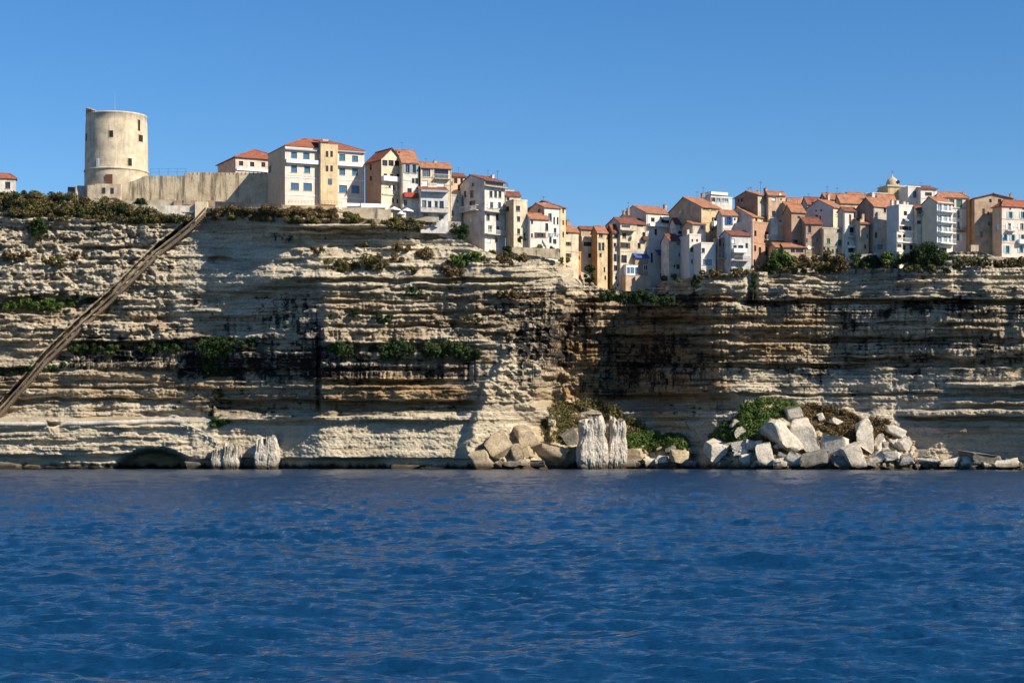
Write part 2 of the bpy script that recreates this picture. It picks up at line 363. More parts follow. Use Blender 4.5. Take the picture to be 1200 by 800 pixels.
def build_cliff():
    xs = np.concatenate([np.arange(-260, -20, 4.0), np.arange(-20, 1220, 0.95), np.arange(1220, 1500, 4.0)])
    nr = 350
    v = np.linspace(0, 1, nr)[:, None]
    top = TOP(xs)+1.2*fbm(xs/7, xs*0, 3, 8)
    PX = np.broadcast_to(xs, (nr, len(xs))); PY = top[None]+v*(557-top[None])
    D = surf_D(PX, PY); Y = Y0-D
    X = (PX-600)*Y/F; Z = ZC+(HY-PY)*Y/F
    px, py = PX, PY
    n1 = fbm(px/40, py/22, 4, 101); n2 = fbm(px/14, py/20, 4, 102)
    st = 0.12+0.42*n1+0.26*n2
    for (x0, x1, y0, y1, a) in ((205, 372, 342, 392, .22), (205, 380, 392, 446, .42), (80, 215, 396, 430, .2), (380, 560, 400, 446, .42), (590, 675, 362, 428, .42), (615, 700, 340, 460, .2), (690, 830, 335, 465, .24), (710, 850, 392, 455, .16),
                                (855, 1500, 352, 368, .35), (880, 1500, 352, 430, .14), (960, 1500, 396, 436, .22), (880, 1300, 436, 462, .1), (60, 220, 345, 378, .1), (60, 225, 398, 436, .4), (-300, 80, 425, 440, .3),
                                (250, 560, 470, 482, .25), (740, 1010, 422, 432, .3), (300, 420, 262, 282, .25), (215, 300, 395, 500, .15), (360, 378, 380, 480, .3), (690, 840, 345, 360, .2)):
        st = st+a*box_m(px+26*fbm(px/30, py/12, 3, 7), py+15*fbm(px/22, py/16, 4, int(x0+y1) & 127), x0, x1, y0, y1, 22, 9)  # broad dark patches, several along recesses and under the rim
    ds_ = (py-np.interp(px, _sx, _sy))*0.72; st = st+0.6*((px < 240)*ss(-6.5, -4.5, ds_)*(1-ss(0, 1.5, ds_)))  # shade inside the stair groove darkened into the rock colour
    st = st-0.45*ss(486, 500, py)*(px < 560)-0.35*box_m(px, py, 540, 700, 462, 560, 20, 8)-0.3*box_m(px, py, 215, 330, 262, 335, 14, 8)-0.35*box_m(px, py, 330, 560, 284, 325, 20, 3)
    st = st-0.25*box_m(px, py, 840, 1300, 466, 560, 20, 4)-0.15*box_m(px, py, 855, 960, 362, 424, 20, 6)-0.1*box_m(px, py, -300, 205, 380, 400, 10, 4)
    butm = ss(-4, 6, px-bt_line(py))*(1-ss(640, 665, px))*ss(330, 380, py)
    wm = 0.18+0.5*fbm(px/60, py/14, 3, 111)-.15*butm
    for (x0, x1, y0, y1, a) in ((-300, 540, 434, 470, .35), (380, 545, 450, 470, .2), (340, 560, 345, 400, .15), (855, 965, 360, 428, .45), (620, 850, 340, 470, .5), (960, 1500, 360, 425, .15), (555, 690, 400, 560, .15), (225, 560, 495, 540, .12)):
        wm = wm+a*box_m(px, py, x0, x1, y0, y1, 16, 5)
    wm = wm-0.45*box_m(px, py, 205, 340, 262, 345, 10, 8)-0.35*box_m(px, py, -300, 700, 200, 345, 10, 8)-0.3*box_m(px, py, 860, 1500, 436, 495, 10, 8)-.3*box_m(px, py, 700, 1500, 300, 345, 10, 5)
    pale = 0.65*box_m(px, py, 300, 620, 284, 322, 20, 3)+0.95*ss(494, 501, py)*(px < 560)+0.45*box_m(px, py, 545, 690, 465, 560, 12, 6)+0.55*box_m(px, py, 1050, 1500, 470, 560, 14, 4)+.35*box_m(px, py, -300, 205, 378, 399, 8, 3)+0.5*box_m(px, py, 375, 545, 484, 492)+.45*box_m(px, py, 860, 900, 335, 346)
    pale = np.maximum(pale, .55*butm)
    pale = pale*(0.7+0.5*fbm(px/12, py/8, 3, 120))
    wet = 1-ss(0.5, 1.7, Z+0.5*fbm(px/5, py*0, 2, 130))
    C = lambda a: np.clip(a, 0, 1)
    tb = py+3.0*fbm(px/90, py/60, 3, 5)+np.interp(px, [0, 540, 700, 1200], [0, -2, 2, 0])
    bi = np.clip(np.searchsorted(_be, tb.ravel()).reshape(tb.shape)-1, 0, len(_be)-2); bf = (tb-_be[bi])/(_be[bi+1]-_be[bi])
    calm = 1-0.6*ss(px*0+498, px*0+506, py)
    tone = 0.5+(0.36*vn(px/60+bi*5.1, bi*9.1, 161)+0.22*vn(px/12+bi*2.1, bi*4.1, 162))*calm
    st = st+0.30*(bf > .72)*(vn(px/30+bi*3.3, bi*6.7, 163) > 0.1)*calm*(1-0.7*pale)
    V = np.stack([X, Y, Z], -1).reshape(-1, 3)
    at = {'stain_shade': C(st), 'warm': C(wm), 'pale': C(pale), 'wet': C(wet), 'tone': C(tone)}
    # plateau sheet behind the rim
    ds = np.array([0.8, 2.0, 4, 7, 12, 20, 35, 60, 100, 180, 400])
    Xp = X[0][None]*np.ones((len(ds), 1)); Yp = Y[0][None]+ds[:, None]
    Zp = Z[0][None]+np.minimum(ds, 60)[:, None]*0.05+0.25*fbm(Xp/3, Yp/3, 3, 140)*np.minimum(ds, 4)[:, None]/4
    nC = len(xs)
    V = np.concatenate([np.stack([Xp, Yp, Zp], -1)[::-1].reshape(-1, 3), V])
    for k_ in at:
        fill = {'stain_shade': 0.15, 'warm': 0.3, 'pale': 0.3, 'wet': 0, 'tone': .5}[k_]
        at[k_] = np.concatenate([np.full(len(ds)*nC, fill), at[k_].ravel()])
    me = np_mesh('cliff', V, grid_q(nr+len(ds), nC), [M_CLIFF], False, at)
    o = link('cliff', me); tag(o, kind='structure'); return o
build_cliff()

# ------------------------------------------------------------------ the sea
def mat_sea():
    m, t, b = newmat('sea_water')
    g = N(t, 'ShaderNodeNewGeometry'); pos = g.outputs['Position']
    b.inputs['Base Color'].default_value = (0.002, 0.031, 0.082, 1)
    b.inputs['Roughness'].default_value = 0.15; b.inputs['IOR'].default_value = 1.6
    b.inputs['Specular IOR Level'].default_value = 1.0
    n1 = tex_noise(t, 1.0, 4, pos, 0.6, (3.2, 7.5, 1)); n2 = tex_noise(t, 1.0, 4, pos, 0.6, (0.75, 2.1, 1))
    b1 = bump(t, n2.outputs[0], 0.30, 0.9); b2 = bump(t, n1.outputs[0], 0.03, 0.9, b1)
    t.links.new(b2, b.inputs['Normal'])
    return m
def ocean_tile(n, L, wind, amp, seed, cut, dirx=0.25):
    rg = np.random.default_rng(seed)
    k = np.fft.fftfreq(n, L/n)*2*math.pi
    KX, KY = np.meshgrid(k, k); K = np.hypot(KX, KY); K[0, 0] = 1
    Lw = wind*wind/9.81
    ph = np.exp(-1/(K*Lw)**2)/K**4*np.exp(-(K*cut)**2)*(0.04+np.abs((KX*dirx+KY)/K/math.hypot(dirx, 1))**5)
    ph[0, 0] = 0
    h = np.fft.ifft2((rg.normal(size=K.shape)+1j*rg.normal(size=K.shape))*np.sqrt(ph)).real
    return h/h.std()*amp
def samp(T, L, X, Y):
    n = T.shape[0]; u = (X/L*n) % n; v = (Y/L*n) % n
    i = np.floor(u).astype(int); j = np.floor(v).astype(int); fu = u-i; fv = v-j; i1 = (i+1) % n; j1 = (j+1) % n; i %= n; j %= n
    return (T[j, i]*(1-fu)+T[j, i1]*fu)*(1-fv)+(T[j1, i]*(1-fu)+T[j1, i1]*fu)*fv
def build_sea():
    T1 = ocean_tile(1024, 47.0, 1.6, 0.047, 5, 0.03); T2 = ocean_tile(512, 233.0, 4.2, 0.085, 6, 0.35)
    rows = [535.7, 536.2, 537, 538.5, 540.5, 543, 545.5]
    y = 547.0
    while y < 900: rows.append(y); y += np.interp(y, [547, 600, 700, 900], [0.32, 0.42, 0.62, 1.4])
    rows = np.array(rows)[::1]; Y = ZC*F/(rows-HY)
    xs = np.concatenate([np.array([-9000, -4000, -2000, -1000, -600]), np.arange(-400, -60, 6.0), np.arange(-60, 1260, 1.15), np.arange(1260, 1600, 6.0), np.array([1900, 2400, 4000, 6000, 10000])])
    PX, YY = np.meshgrid(xs, Y); XX = (PX-600)*YY/F
    wa, wb = XX+0.15*YY, YY
    gust = 0.75+0.9*np.clip(fbm(XX/9, YY/14, 4, 150)+.05, 0, 1)
    Z = samp(T1, 47.0, wa, wb)*gust+samp(T2, 233.0, XX, YY)
    # a low swell train crossing about 55 m out
    # single wave crests running towards the shore
    for n_, (cx, cy, wp, h) in enumerate(((60, 640, 80, .20), (125, 650, 70, .20), (215, 653, 45, .28), (380, 655, 30, .20), (580, 640, 45, .18), (640, 654, 75, .24), (735, 650, 55, .22), (850, 657, 95, .28), (1090, 642, 70, .27), (1165, 651, 65, .28),
            (1185, 640, 45, .22), (900, 628, 60, .22), (1010, 632, 35, .2), (500, 628, 60, .2), (250, 626, 70, .2), (455, 757, 20, .09), (830, 775, 45, .08), (600, 770, 35, .08), (300, 780, 40, .08), (120, 752, 30, .07), (1000, 787, 45, .08), (450, 776, 45, .08), (780, 700, 35, .12), (330, 705, 30, .1), (1120, 715, 40, .12))):
        Yc = ZC*F/(cy-HY); Xc = (cx-600)*Yc/F; wx = wp*Yc/F; wy = .011*Yc
        Z = Z+.72*h*np.exp(-((XX-Xc)/wx)**2)*np.exp(-((YY-Yc-.014*Yc*fbm((XX-Xc)/wx*1.6+n_*9, YY*0, 3, 190))/wy)**2)*(.9+.25*fbm((XX-Xc)/wx*3+n_*5, YY/wy*.3, 2, 191))
    Z = Z*np.clip(1-(YY-1500)/3000, 0, 1)*(1-0.25*ss(300, 440, YY))
    V = np.stack([XX, YY, Z], -1).reshape(-1, 3)
    me = np_mesh('sea', V, grid_q(len(rows), len(xs))[:, ::-1].copy(), [mat_sea()], True)
    o = link('sea', me); tag(o, kind='structure')
build_sea()

# ------------------------------------------------------------------ building materials
_wm = {}
def wallmat(c, old=0.5):
    key = (c, old)
    if key in _wm: return _wm[key]
    m, t, b = newmat('painted_render')
    g = N(t, 'ShaderNodeNewGeometry'); pos = g.outputs['Position']
    n = tex_noise(t, 0.55, 5, pos, 0.6); s = tex_noise(t, 1.0, 4, pos, 0.6, (1.6, 1.6, 0.16)); f = tex_noise(t, 5.0, 3, pos)
    lo = tuple(x*(1-0.42*old) for x in c); hi = tuple(min(0.86, x*(1+0.10)) for x in c)
    r = ramp(t, n.outputs[0], [(0.3, lo), (0.62, hi)])
    d = N(t, 'ShaderNodeMapRange'); d.inputs[1].default_value = 0.5; d.inputs[2].default_value = 0.75; d.inputs[4].default_value = min(1, 0.85*old)
    t.links.new(s.outputs[0], d.inputs[0])
    c2 = mix(t, d.outputs[0], r.outputs[0], tuple(x*0.42 for x in c))
    f2 = ramp(t, f.outputs[0], [(0.3, (0.86, 0.86, 0.86)), (0.7, (1.06, 1.06, 1.06))])
    c2 = mix(t, 1.0, c2, f2.outputs[0], 'MULTIPLY')
    t.links.new(c2, b.inputs['Base Color']); b.inputs['Roughness'].default_value = 0.93; b.inputs['Specular IOR Level'].default_value = 0.15
    t.links.new(bump(t, f.outputs[0], 0.05, 0.6), b.inputs['Normal'])
    _wm[key] = m; return m
def mat_stone():
    m, t, b = newmat('rubble_masonry')
    g = N(t, 'ShaderNodeNewGeometry'); pos = g.outputs['Position']
    n = tex_noise(t, 0.35, 6, pos, 0.65); s = tex_noise(t, 1.0, 5, pos, 0.6, (0.9, 0.9, 0.12)); f = tex_noise(t, 2.6, 4, pos, 0.7)
    r = ramp(t, n.outputs[0], [(0.3, (0.34, 0.27, 0.18)), (0.48, (0.52, 0.43, 0.30)), (0.62, (0.58, 0.50, 0.36)), (0.72, (0.72, 0.66, 0.56))])
    d = N(t, 'ShaderNodeMapRange'); d.inputs[1].default_value = 0.5; d.inputs[2].default_value = 0.66; d.inputs[4].default_value = 0.8
    t.links.new(s.outputs[0], d.inputs[0])
    c = mix(t, d.outputs[0], r.outputs[0], (0.09, 0.08, 0.065))
    f2 = ramp(t, f.outputs[0], [(0.3, (0.84, 0.84, 0.84)), (0.65, (1.08, 1.07, 1.05))])
    c = mix(t, 1.0, c, f2.outputs[0], 'MULTIPLY')
    t.links.new(c, b.inputs['Base Color']); b.inputs['Roughness'].default_value = 0.95; b.inputs['Specular IOR Level'].default_value = 0.1
    t.links.new(bump(t, f.outputs[0], 0.10, 0.8), b.inputs['Normal'])
    return m
def mat_tile(c=(0.37, 0.13, 0.075)):
    m, t, b = newmat('clay_roof_tiles')
    g = N(t, 'ShaderNodeTexCoord'); ob = g.outputs['Object']
    wv = N(t, 'ShaderNodeTexWave', wave_type='BANDS', bands_direction='X'); wv.inputs['Scale'].default_value = 1.3
    wv.inputs['Distortion'].default_value = 0.2; t.links.new(ob, wv.inputs['Vector'])
    n = tex_noise(t, 0.9, 6, ob, 0.7)
    r = ramp(t, n.outputs[0], [(0.3, tuple(x*0.55 for x in c)), (0.5, c), (0.66, tuple(min(1, x*1.18+0.02) for x in c)), (0.78, (0.42, 0.26, 0.15))])
    c2 = mix(t, 0.35, r.outputs[0], wv.outputs[0], 'MULTIPLY')
    t.links.new(c2, b.inputs['Base Color']); b.inputs['Roughness'].default_value = 0.85; b.inputs['Specular IOR Level'].default_value = 0.2
    t.links.new(bump(t, wv.outputs[0], 0.08, 0.8), b.inputs['Normal'])
    return m
def mat_glass(name, c, rough=0.12):
    m, t, b = newmat(name)
    b.inputs['Base Color'].default_value = (*c, 1); b.inputs['Roughness'].default_value = rough; b.inputs['Specular IOR Level'].default_value = 0.8
    g = N(t, 'ShaderNodeTexCoord'); n = tex_noise(t, 0.8, 2, g.outputs['Object']); t.links.new(bump(t, n.outputs[0], 0.02, 0.5), b.inputs['Normal'])
    return m
WC = {'white': (0.66, 0.625, 0.56), 'cream': (0.66, 0.57, 0.42), 'pinkw': (0.68, 0.57, 0.49), 'pink': (0.62, 0.42, 0.33), 'ochre': (0.56, 0.43, 0.27), 'yellow': (0.62, 0.49, 0.30),
      'orange': (0.52, 0.28, 0.12), 'brick': (0.45, 0.27, 0.18), 'tan': (0.50, 0.37, 0.255), 'brown': (0.40, 0.28, 0.20), 'grey': (0.46, 0.42, 0.37), 'bluew_shade': (0.58, 0.575, 0.56), 'stonew': (0.50, 0.44, 0.33),  # the blue-white has shade put into it for flanks turned from the sun
      'peach': (0.66, 0.47, 0.32), 'tower': (0.60, 0.51, 0.37)}
M_STONE = mat_stone(); M_TILE = mat_tile(); M_TILE2 = mat_tile((0.25, 0.10, 0.07)); M_TILE3 = mat_tile((0.42, 0.20, 0.12))
M_GLASS = mat_glass('window_glass', (0.015, 0.022, 0.032)); M_SKYGLASS = mat_glass('sky_tinted_glass', (0.03, 0.13, 0.24), 0.2)  # second glass has the sky's blue reflection put into its colour
M_WHITE = plain('white_paint', (0.78, 0.78, 0.76), 0.6); M_CONC = plain('concrete', (0.42, 0.39, 0.34), 0.9, var=.25); M_DARK = plain('dark_iron', (0.03, 0.03, 0.035), 0.5)
M_WOOD = plain('brown_wood', (0.13, 0.06, 0.03), 0.7); M_GREEN = plain('green_paint', (0.03, 0.12, 0.09), 0.6); M_TEAL = plain('pale_blue_paint', (0.30, 0.48, 0.56), 0.6)
M_BLUE = plain('blue_cloth', (0.03, 0.10, 0.33), 0.8); M_GREYP = plain('grey_paint', (0.30, 0.33, 0.36), 0.6); M_RED = plain('red_paint', (0.38, 0.05, 0.03), 0.7)
M_CLOTH = plain('white_canvas', (0.80, 0.79, 0.76), 0.9); M_SHADE = plain('dark_interior', (0.018, 0.016, 0.014), 0.9)
PM = {'w': M_WHITE, 'n': M_WOOD, 'g': M_GREEN, 't': M_TEAL, 'y': M_GREYP, 'd': M_DARK, 'b': M_BLUE, 'r': M_RED, 'c': M_CONC}

_win = {}
def win_meshes(w_, h_, kind):
    """kind: o=glass with frame, c=closed shutters, s=glass and open shutters, v=dark void; then a colour letter; B at the end = blue glass"""
    w_ = round(w_*5)/5; h_ = round(h_*5)/5; w_ = max(w_, .4); h_ = max(h_, .5)
    key = (w_, h_, kind)
    if key in _win: return _win[key]
    m = PM[kind[1]]; out = {}
    fr = MB(); a = w_/2; t = min(0.09, w_*0.12)
    if kind[0] == 'c':
        fr.box(-a+.01, -.012, -.05, .02, .01, h_-.01); fr.box(.012, a-.01, -.05, .02, .01, h_-.01)
        for i in range(int(h_/0.22)): fr.box(-a+.08, a-.08, -.062, -.051, .08+i*.22, .17+i*.22)
        out['window'] = fr.mesh('shuttered_window', m)
    else:
        fr.box(-a, -a+t, -.03, .05, 0, h_); fr.box(a-t, a, -.03, .05, 0, h_)
        fr.box(-a+t, a-t, -.03, .05, 0, t); fr.box(-a+t, a-t, -.03, .05, h_-t, h_)
        if w_ > .8: fr.box(-.035, .035, -.03, .05, t, h_-t)
        if w_ > 1.6:
            for s in (-1, 1): fr.box(s*a*.5-.03, s*a*.5+.03, -.03, .05, t, h_-t)
        out['window'] = fr.mesh('window_frame', m)
        pn = MB(); pn.box(-a+t, a-t, .0, .03, t, h_-t); out['pane'] = pn.mesh('window_pane', M_SKYGLASS if kind.endswith('B') else M_GLASS)
        if kind[0] == 's':
            for s, nm in ((-1, 'sl'), (1, 'sr')):
                q = MB(); sw = min(a, .65); x0, x1 = (-a-sw-.03, -a-.03) if s < 0 else (a+.03, a+sw+.03)
                q.box(x0, x1, -.30, -.25, -.02, h_+.02)
                for i in range(int(h_/0.25)): q.box(x0+.06, x1-.06, -.312, -.301, .08+i*.25, .2+i*.25)
                out[nm] = q.mesh('shutter', m)
    _win[key] = out; return out

class House:
    def __init__(s, name, label, cat, xL, xC, xR, yT, yB, off=2.0, th=22, wall='cream', side=None, roof='gable', yR=None, rf=0.5, L=None, tile=0, wins='', sw='', group=None, old=0.75, ov=0.35, extra=(), chim=(), base=2.5, D=None):
        th = R(th); s.th = th; s.cs, s.sn = math.cos(th), math.sin(th)
        xe = xC
        top = float(TOP(xe)); Yc = Y0-float(cliff_D(np.array([float(xe)]), np.array([top+2.0]))[0])+off if D is None else Y0-D
        s.C = P(xC, yB, Yc); s.zB = s.C.z-base; s.C.z = 0
        s.W = s.fu(xR, yT)[0]; s.H = s.fu(xC, yT)[1]-s.zB
        if xL is None or xL >= xC-0.5: s.L = L or 9.0
        else: s.L = max(3.0, min(22, s.su(xL, yT)[0]))
        if L: s.L = L
        root = empty(name, (s.C.x, s.C.y, s.zB), th); tag(root, label, cat, group); s.root = root
        H, W, L = s.H, s.W, s.L
        rise = 0
        if roof in ('gable', 'hip', 'gfront') and yR is not None:
            if roof == 'gfront': yy = Yc+W*.5*s.sn
            else: yy = Yc+rf*L*s.cs
            rise = ZC+(HY-yR)*yy/F-s.zB-H
            rise = max(0.4, rise)
        s.rise = rise
        # front and side windows in wall coordinates
        fw = [s.rect(x, 'f') for x in wins.split(';') if x.strip()]; sd = [s.rect(x, 's') for x in sw.split(';') if x.strip()]
        mats = [wallmat(WC[wall], old), wallmat(WC[side or wall], old), M_CONC]
        if wall == 'masonry': mats[0] = M_STONE
        mb = MB()
        s.wallgrid(mb, fw, W, H, lambda u, d, z: (u, d, z), 0)
        s.wallgrid(mb, sd, L, H, lambda u, d, z: (d, u, z), 1)
        mb.face([(W, 0, 0), (W, L, 0), (W, L, H), (W, 0, H)], 1); mb.face([(W, L, 0), (0, L, 0), (0, L, H), (W, L, H)], 0)
        if roof == 'gable':
            r = rf*L
            mb.face([(0, 0, H), (0, r, H+rise), (0, L, H)], 1); mb.face([(W, 0, H), (W, L, H), (W, r, H+rise)], 1)
            if rf > .97: mb.face([(0, L, H), (0, L, H+rise), (W, L, H+rise), (W, L, H)], 0)
        elif roof == 'gfront':
            mb.face([(0, 0, H), (W, 0, H), (W/2, 0, H+rise)], 0); mb.face([(0, L, H), (W/2, L, H+rise), (W, L, H)], 0)
        else: mb.face([(0, 0, H-.02), (W, 0, H-.02), (W, L, H-.02), (0, L, H-.02)], 2)
        if roof == 'flat':
            mb.box(-.06, W+.06, -.06, .22, H, H+.35, 0); mb.box(-.06, .22, .22, L, H, H+.35, 1); mb.box(W-.22, W+.06, .22, L, H, H+.35, 1)
        mb.build('wall', mats, root)
        T = (M_TILE, M_TILE2, M_TILE3)[tile]; rb = MB(); g = 0.16; e = ov; s.rt = None
        if roof == 'gable':
            r = rf*L; sl = rise/max(r, .01)
            rb.slab([(-.2, -e, H+.17-e*sl), (W+.2, -e, H+.17-e*sl), (W+.2, r, H+rise+.17), (-.2, r, H+rise+.17)], g)
            if rf < .97:
                s2 = rise/(L-r)
                rb.slab([(-.2, r+.002, H+rise+.168), (W+.2, r+.002, H+rise+.168), (W+.2, L+e, H+.17-e*s2), (-.2, L+e, H+.17-e*s2)], g)
            rb.bar((-.2, r, H+rise+.2), (W+.2, r, H+rise+.2), .13, 0, 6)
        elif roof == 'gfront':
            sl = rise/(W/2)
            rb.slab([(-e, -e, H+.17-e*sl), (W/2, -e, H+rise+.17), (W/2, L, H+rise+.17), (-e, L, H+.17-e*sl)], g)
            rb.slab([(W/2+.002, -e, H+rise+.168), (W+e, -e, H+.17-e*sl), (W+e, L, H+.17-e*sl), (W/2+.002, L, H+rise+.168)], g)
            rb.bar((W/2, -e, H+rise+.2), (W/2, L, H+rise+.2), .13, 0, 6)
        elif roof == 'hip':
            k = min(L/2, W/2)*.98; z0 = H+.16; z1 = H+rise+.16
            if W >= L: A, Bp = (k, L/2, z1), (W-k, L/2, z1)
            else: A, Bp = (W/2, k, z1), (W/2, L-k, z1)
            c = [(-e, -e, z0), (W+e, -e, z0), (W+e, L+e, z0), (-e, L+e, z0)]
            fs = [[c[0], c[1], Bp, A], [c[1], c[2], Bp], [c[2], c[3], A, Bp], [c[3], c[0], A]] if W >= L else [[c[0], c[1], A], [c[1], c[2], Bp, A], [c[2], c[3], Bp], [c[3], c[0], A, Bp]]
            for f in fs: rb.face(f)
            rb.face([(x, y, z-.14) for x, y, z in c[::-1]]); 
            for i in range(4):
                a, b_ = c[i], c[(i+1) % 4]; rb.face([(a[0], a[1], a[2]-.14), (b_[0], b_[1], b_[2]-.14), b_, a])
            for a, b_ in ((c[0], A), (c[1], Bp if W >= L else A), (A, Bp)): rb.bar(Vector(a)+Vector((0, 0, .02)), Vector(b_)+Vector((0, 0, .02)), .12, 0, 6)
        rf_o = None
        if rb.v: rf_o = rb.build('roof', [T], root)
        else:
            cb = MB(); cb.box(.25, W-.25, .25, L-.05, H-.015, H+.02); rf_o = cb.build('roof', [M_CONC], root)
        s.roof = rf_o
        for x in fw: s.putwin(x, 'f')
        for x in sd: s.putwin(x, 's')
        for c in chim: s.chimney(*c)
        for x in extra: getattr(s, x[0])(*x[1:])
        rr = random.Random(int(xC*7+yT*13))
        if roof in ('gable', 'gfront') and s.H > 5 and s.W > 2.5 and rr.random() < .6:
            dp = L*rr.uniform(.3, .8); u = W*rr.uniform(.15, .85); a_h = H+rise+rr.uniform(1.0, 1.9)
            q = MB(); q.bar((u, dp, H), (u, dp, a_h), .03); q.bar((u-.45, dp, a_h-.1), (u+.45, dp, a_h-.1), .02)
            for k_ in range(5): q.bar((u-.4+k_*.2, dp-.22, a_h-.1), (u-.4+k_*.2, dp+.22, a_h-.1), .015)
            q.build('antenna', [M_DARK], s.roof)
        if s.H > 6 and s.W > 3 and rr.random() < .6:
            u = rr.choice([.18, W-.2]); q = MB(); q.bar((u, -.07, 1), (u, -.07, H-.05), .05, 0, 6); q.build('drainpipe', [rr.choice([M_GREYP, M_CONC, M_WOOD])], root)
        if s.H > 8 and s.W > 3:
            q = MB(); zc = H*rr.uniform(.45, .75); q.bar((.1, -.04, zc), (W-.1, -.04, zc+rr.uniform(-.6, .6)), .022, 0, 4); q.build('cable', [M_DARK], root)
    def fu(s, px, py):
        a = (px-600)/F; b = (HY-py)/F
        u = (a*s.C.y-s.C.x)/(s.cs-a*s.sn); return u, ZC+b*(s.C.y+u*s.sn)
    def su(s, px, py):
        a = (px-600)/F; b = (HY-py)/F
        q = (a*s.C.y-s.C.x)/(-s.sn-a*s.cs); return q, ZC+b*(s.C.y+q*s.cs)
    def rect(s, txt, which):
        p = txt.strip().split(','); cx, cy, w_, h_ = map(float, p[:4]); kind = p[4] if len(p) > 4 else 'on'
        f = s.fu if which == 'f' else s.su
        u0, z1 = f(cx-w_/2, cy-h_/2); u1, z0 = f(cx+w_/2, cy+h_/2)
        if u0 > u1: u0, u1 = u1, u0
        z0 -= s.zB; z1 -= s.zB; lim = s.W if which == 'f' else s.L
        u0 = max(u0, .12); u1 = min(u1, lim-.12)
        if u1-u0 < .4: c = min(max((u0+u1)/2, .4), lim-.4); u0, u1 = c-.22, c+.22
        z1 = min(z1, s.H-.1)
        return (u0, u1, z0, z1, kind)
    def wallgrid(s, mb, rs, W, H, f, m):
        rs = [r for r in rs if r[3]-r[2] > .25]
        us = sorted({0.0, W} | {r[0] for r in rs} | {r[1] for r in rs}); zs = sorted({0.0, H} | {r[2] for r in rs} | {r[3] for r in rs})
        us = [u for u in us if 0 <= u <= W]; zs = [z for z in zs if 0 <= z <= H]; d = 0.24
        def inside(u, z): return any(r[0] < u < r[1] and r[2] < z < r[3] for r in rs)
        nu, nz = len(us)-1, len(zs)-1
        hole = [[inside((us[i]+us[i+1])/2, (zs[j]+zs[j+1])/2) for j in range(nz)] for i in range(nu)]
        for i in range(nu):
            for j in range(nz):
                if us[i+1]-us[i] < 1e-4 or zs[j+1]-zs[j] < 1e-4: continue
                a, b_, c, e = us[i], us[i+1], zs[j], zs[j+1]
                if not hole[i][j]: mb.face([f(a, 0, c), f(b_, 0, c), f(b_, 0, e), f(a, 0, e)], m)
                else:
                    mb.face([f(a, d+.05, c), f(b_, d+.05, c), f(b_, d+.05, e), f(a, d+.05, e)], m)
                    if i == 0 or not hole[i-1][j]: mb.face([f(a, 0, c), f(a, d+.05, c), f(a, d+.05, e), f(a, 0, e)], m)
                    if i == nu-1 or not hole[i+1][j]: mb.face([f(b_, 0, c), f(b_, 0, e), f(b_, d+.05, e), f(b_, d+.05, c)], m)
                    if j == 0 or not hole[i][j-1]: mb.face([f(a, 0, c), f(b_, 0, c), f(b_, d+.05, c), f(a, d+.05, c)], m)
                    if j == nz-1 or not hole[i][j+1]: mb.face([f(a, 0, e), f(a, d+.05, e), f(b_, d+.05, e), f(b_, 0, e)], m)
    def putwin(s, r, which):
        u0, u1, z0, z1, kind = r
        w_, h_ = u1-u0, z1-z0
        if h_ < .3: return
        ms = win_meshes(w_, h_, kind)
        w2 = max(round(w_*5)/5, .4); h2 = max(round(h_*5)/5, .5)
        o = link('window', ms['window'], s.root)
        o.scale = (w_/w2, 1, h_/h2)
        d = .24-.03
        if which == 'f': o.location = ((u0+u1)/2, d, z0)
        else: o.location = (d, (u0+u1)/2, z0); o.rotation_euler = (0, 0, R(-90))
        if 'pane' in ms: link('pane', ms['pane'], o)
        for k_ in ('sl', 'sr'):
            if k_ in ms: link('shutter', ms[k_], o)
        if w_ > .7 and kind[0] != 'v' and h_ < 2.2:
            key = ('sill', round(w_, 1))
            if key not in _win:
                q = MB(); q.box(-w_/2-.08, w_/2+.08, -.33, -.212, -.09, -.005); _win[key] = q.mesh('window_sill', M_CONC)
            link('sill', _win[key], o)
    def chimney(s, px, yt, wpx=3.5, dep=None, mat='cream'):
        r = s.L*.5 if dep is None else dep
        # chimney centre at depth r behind the front wall
        a = (px-600)/F
        bx, by = s.C.x-s.sn*r, s.C.y+s.cs*r
        u = (a*by-bx)/(s.cs-a*s.sn); yy = by+u*s.sn; z = ZC+(HY-yt)*yy/F-s.zB; w_ = max(.5, wpx*yy/F)
        z0 = s.H+.0
        q = MB(); q.box(u-w_/2, u+w_/2, r-.35, r+.35, z0, z-.35); q.box(u-w_/2-.06, u+w_/2+.06, r-.41, r+.41, z-.35, z-.23)
        for k_ in ((-.25, .25) if w_ > .7 else (0,)): q.lathe([(.12, z-.23), (.10, z)], 8, 1, (u+k_*w_, r))
        q.build('chimney', [wallmat(WC[mat], .8), M_TILE2], s.roof)
    def antenna(s, px, yt, dep=None):
        r = s.L*.5 if dep is None else dep; a = (px-600)/F
        bx, by = s.C.x-s.sn*r, s.C.y+s.cs*r; u = (a*by-bx)/(s.cs-a*s.sn); yy = by+u*s.sn; z = ZC+(HY-yt)*yy/F-s.zB
        q = MB(); q.bar((u, r, s.H), (u, r, z), .035); 
        for k_ in range(5): q.bar((u-.35, r-.3+k_*.15, z-.15), (u+.35, r-.3+k_*.15, z-.15), .015)
        q.bar((u, r-.4, z-.15), (u, r+.4, z-.15), .02); q.build('antenna', [M_DARK], s.roof)
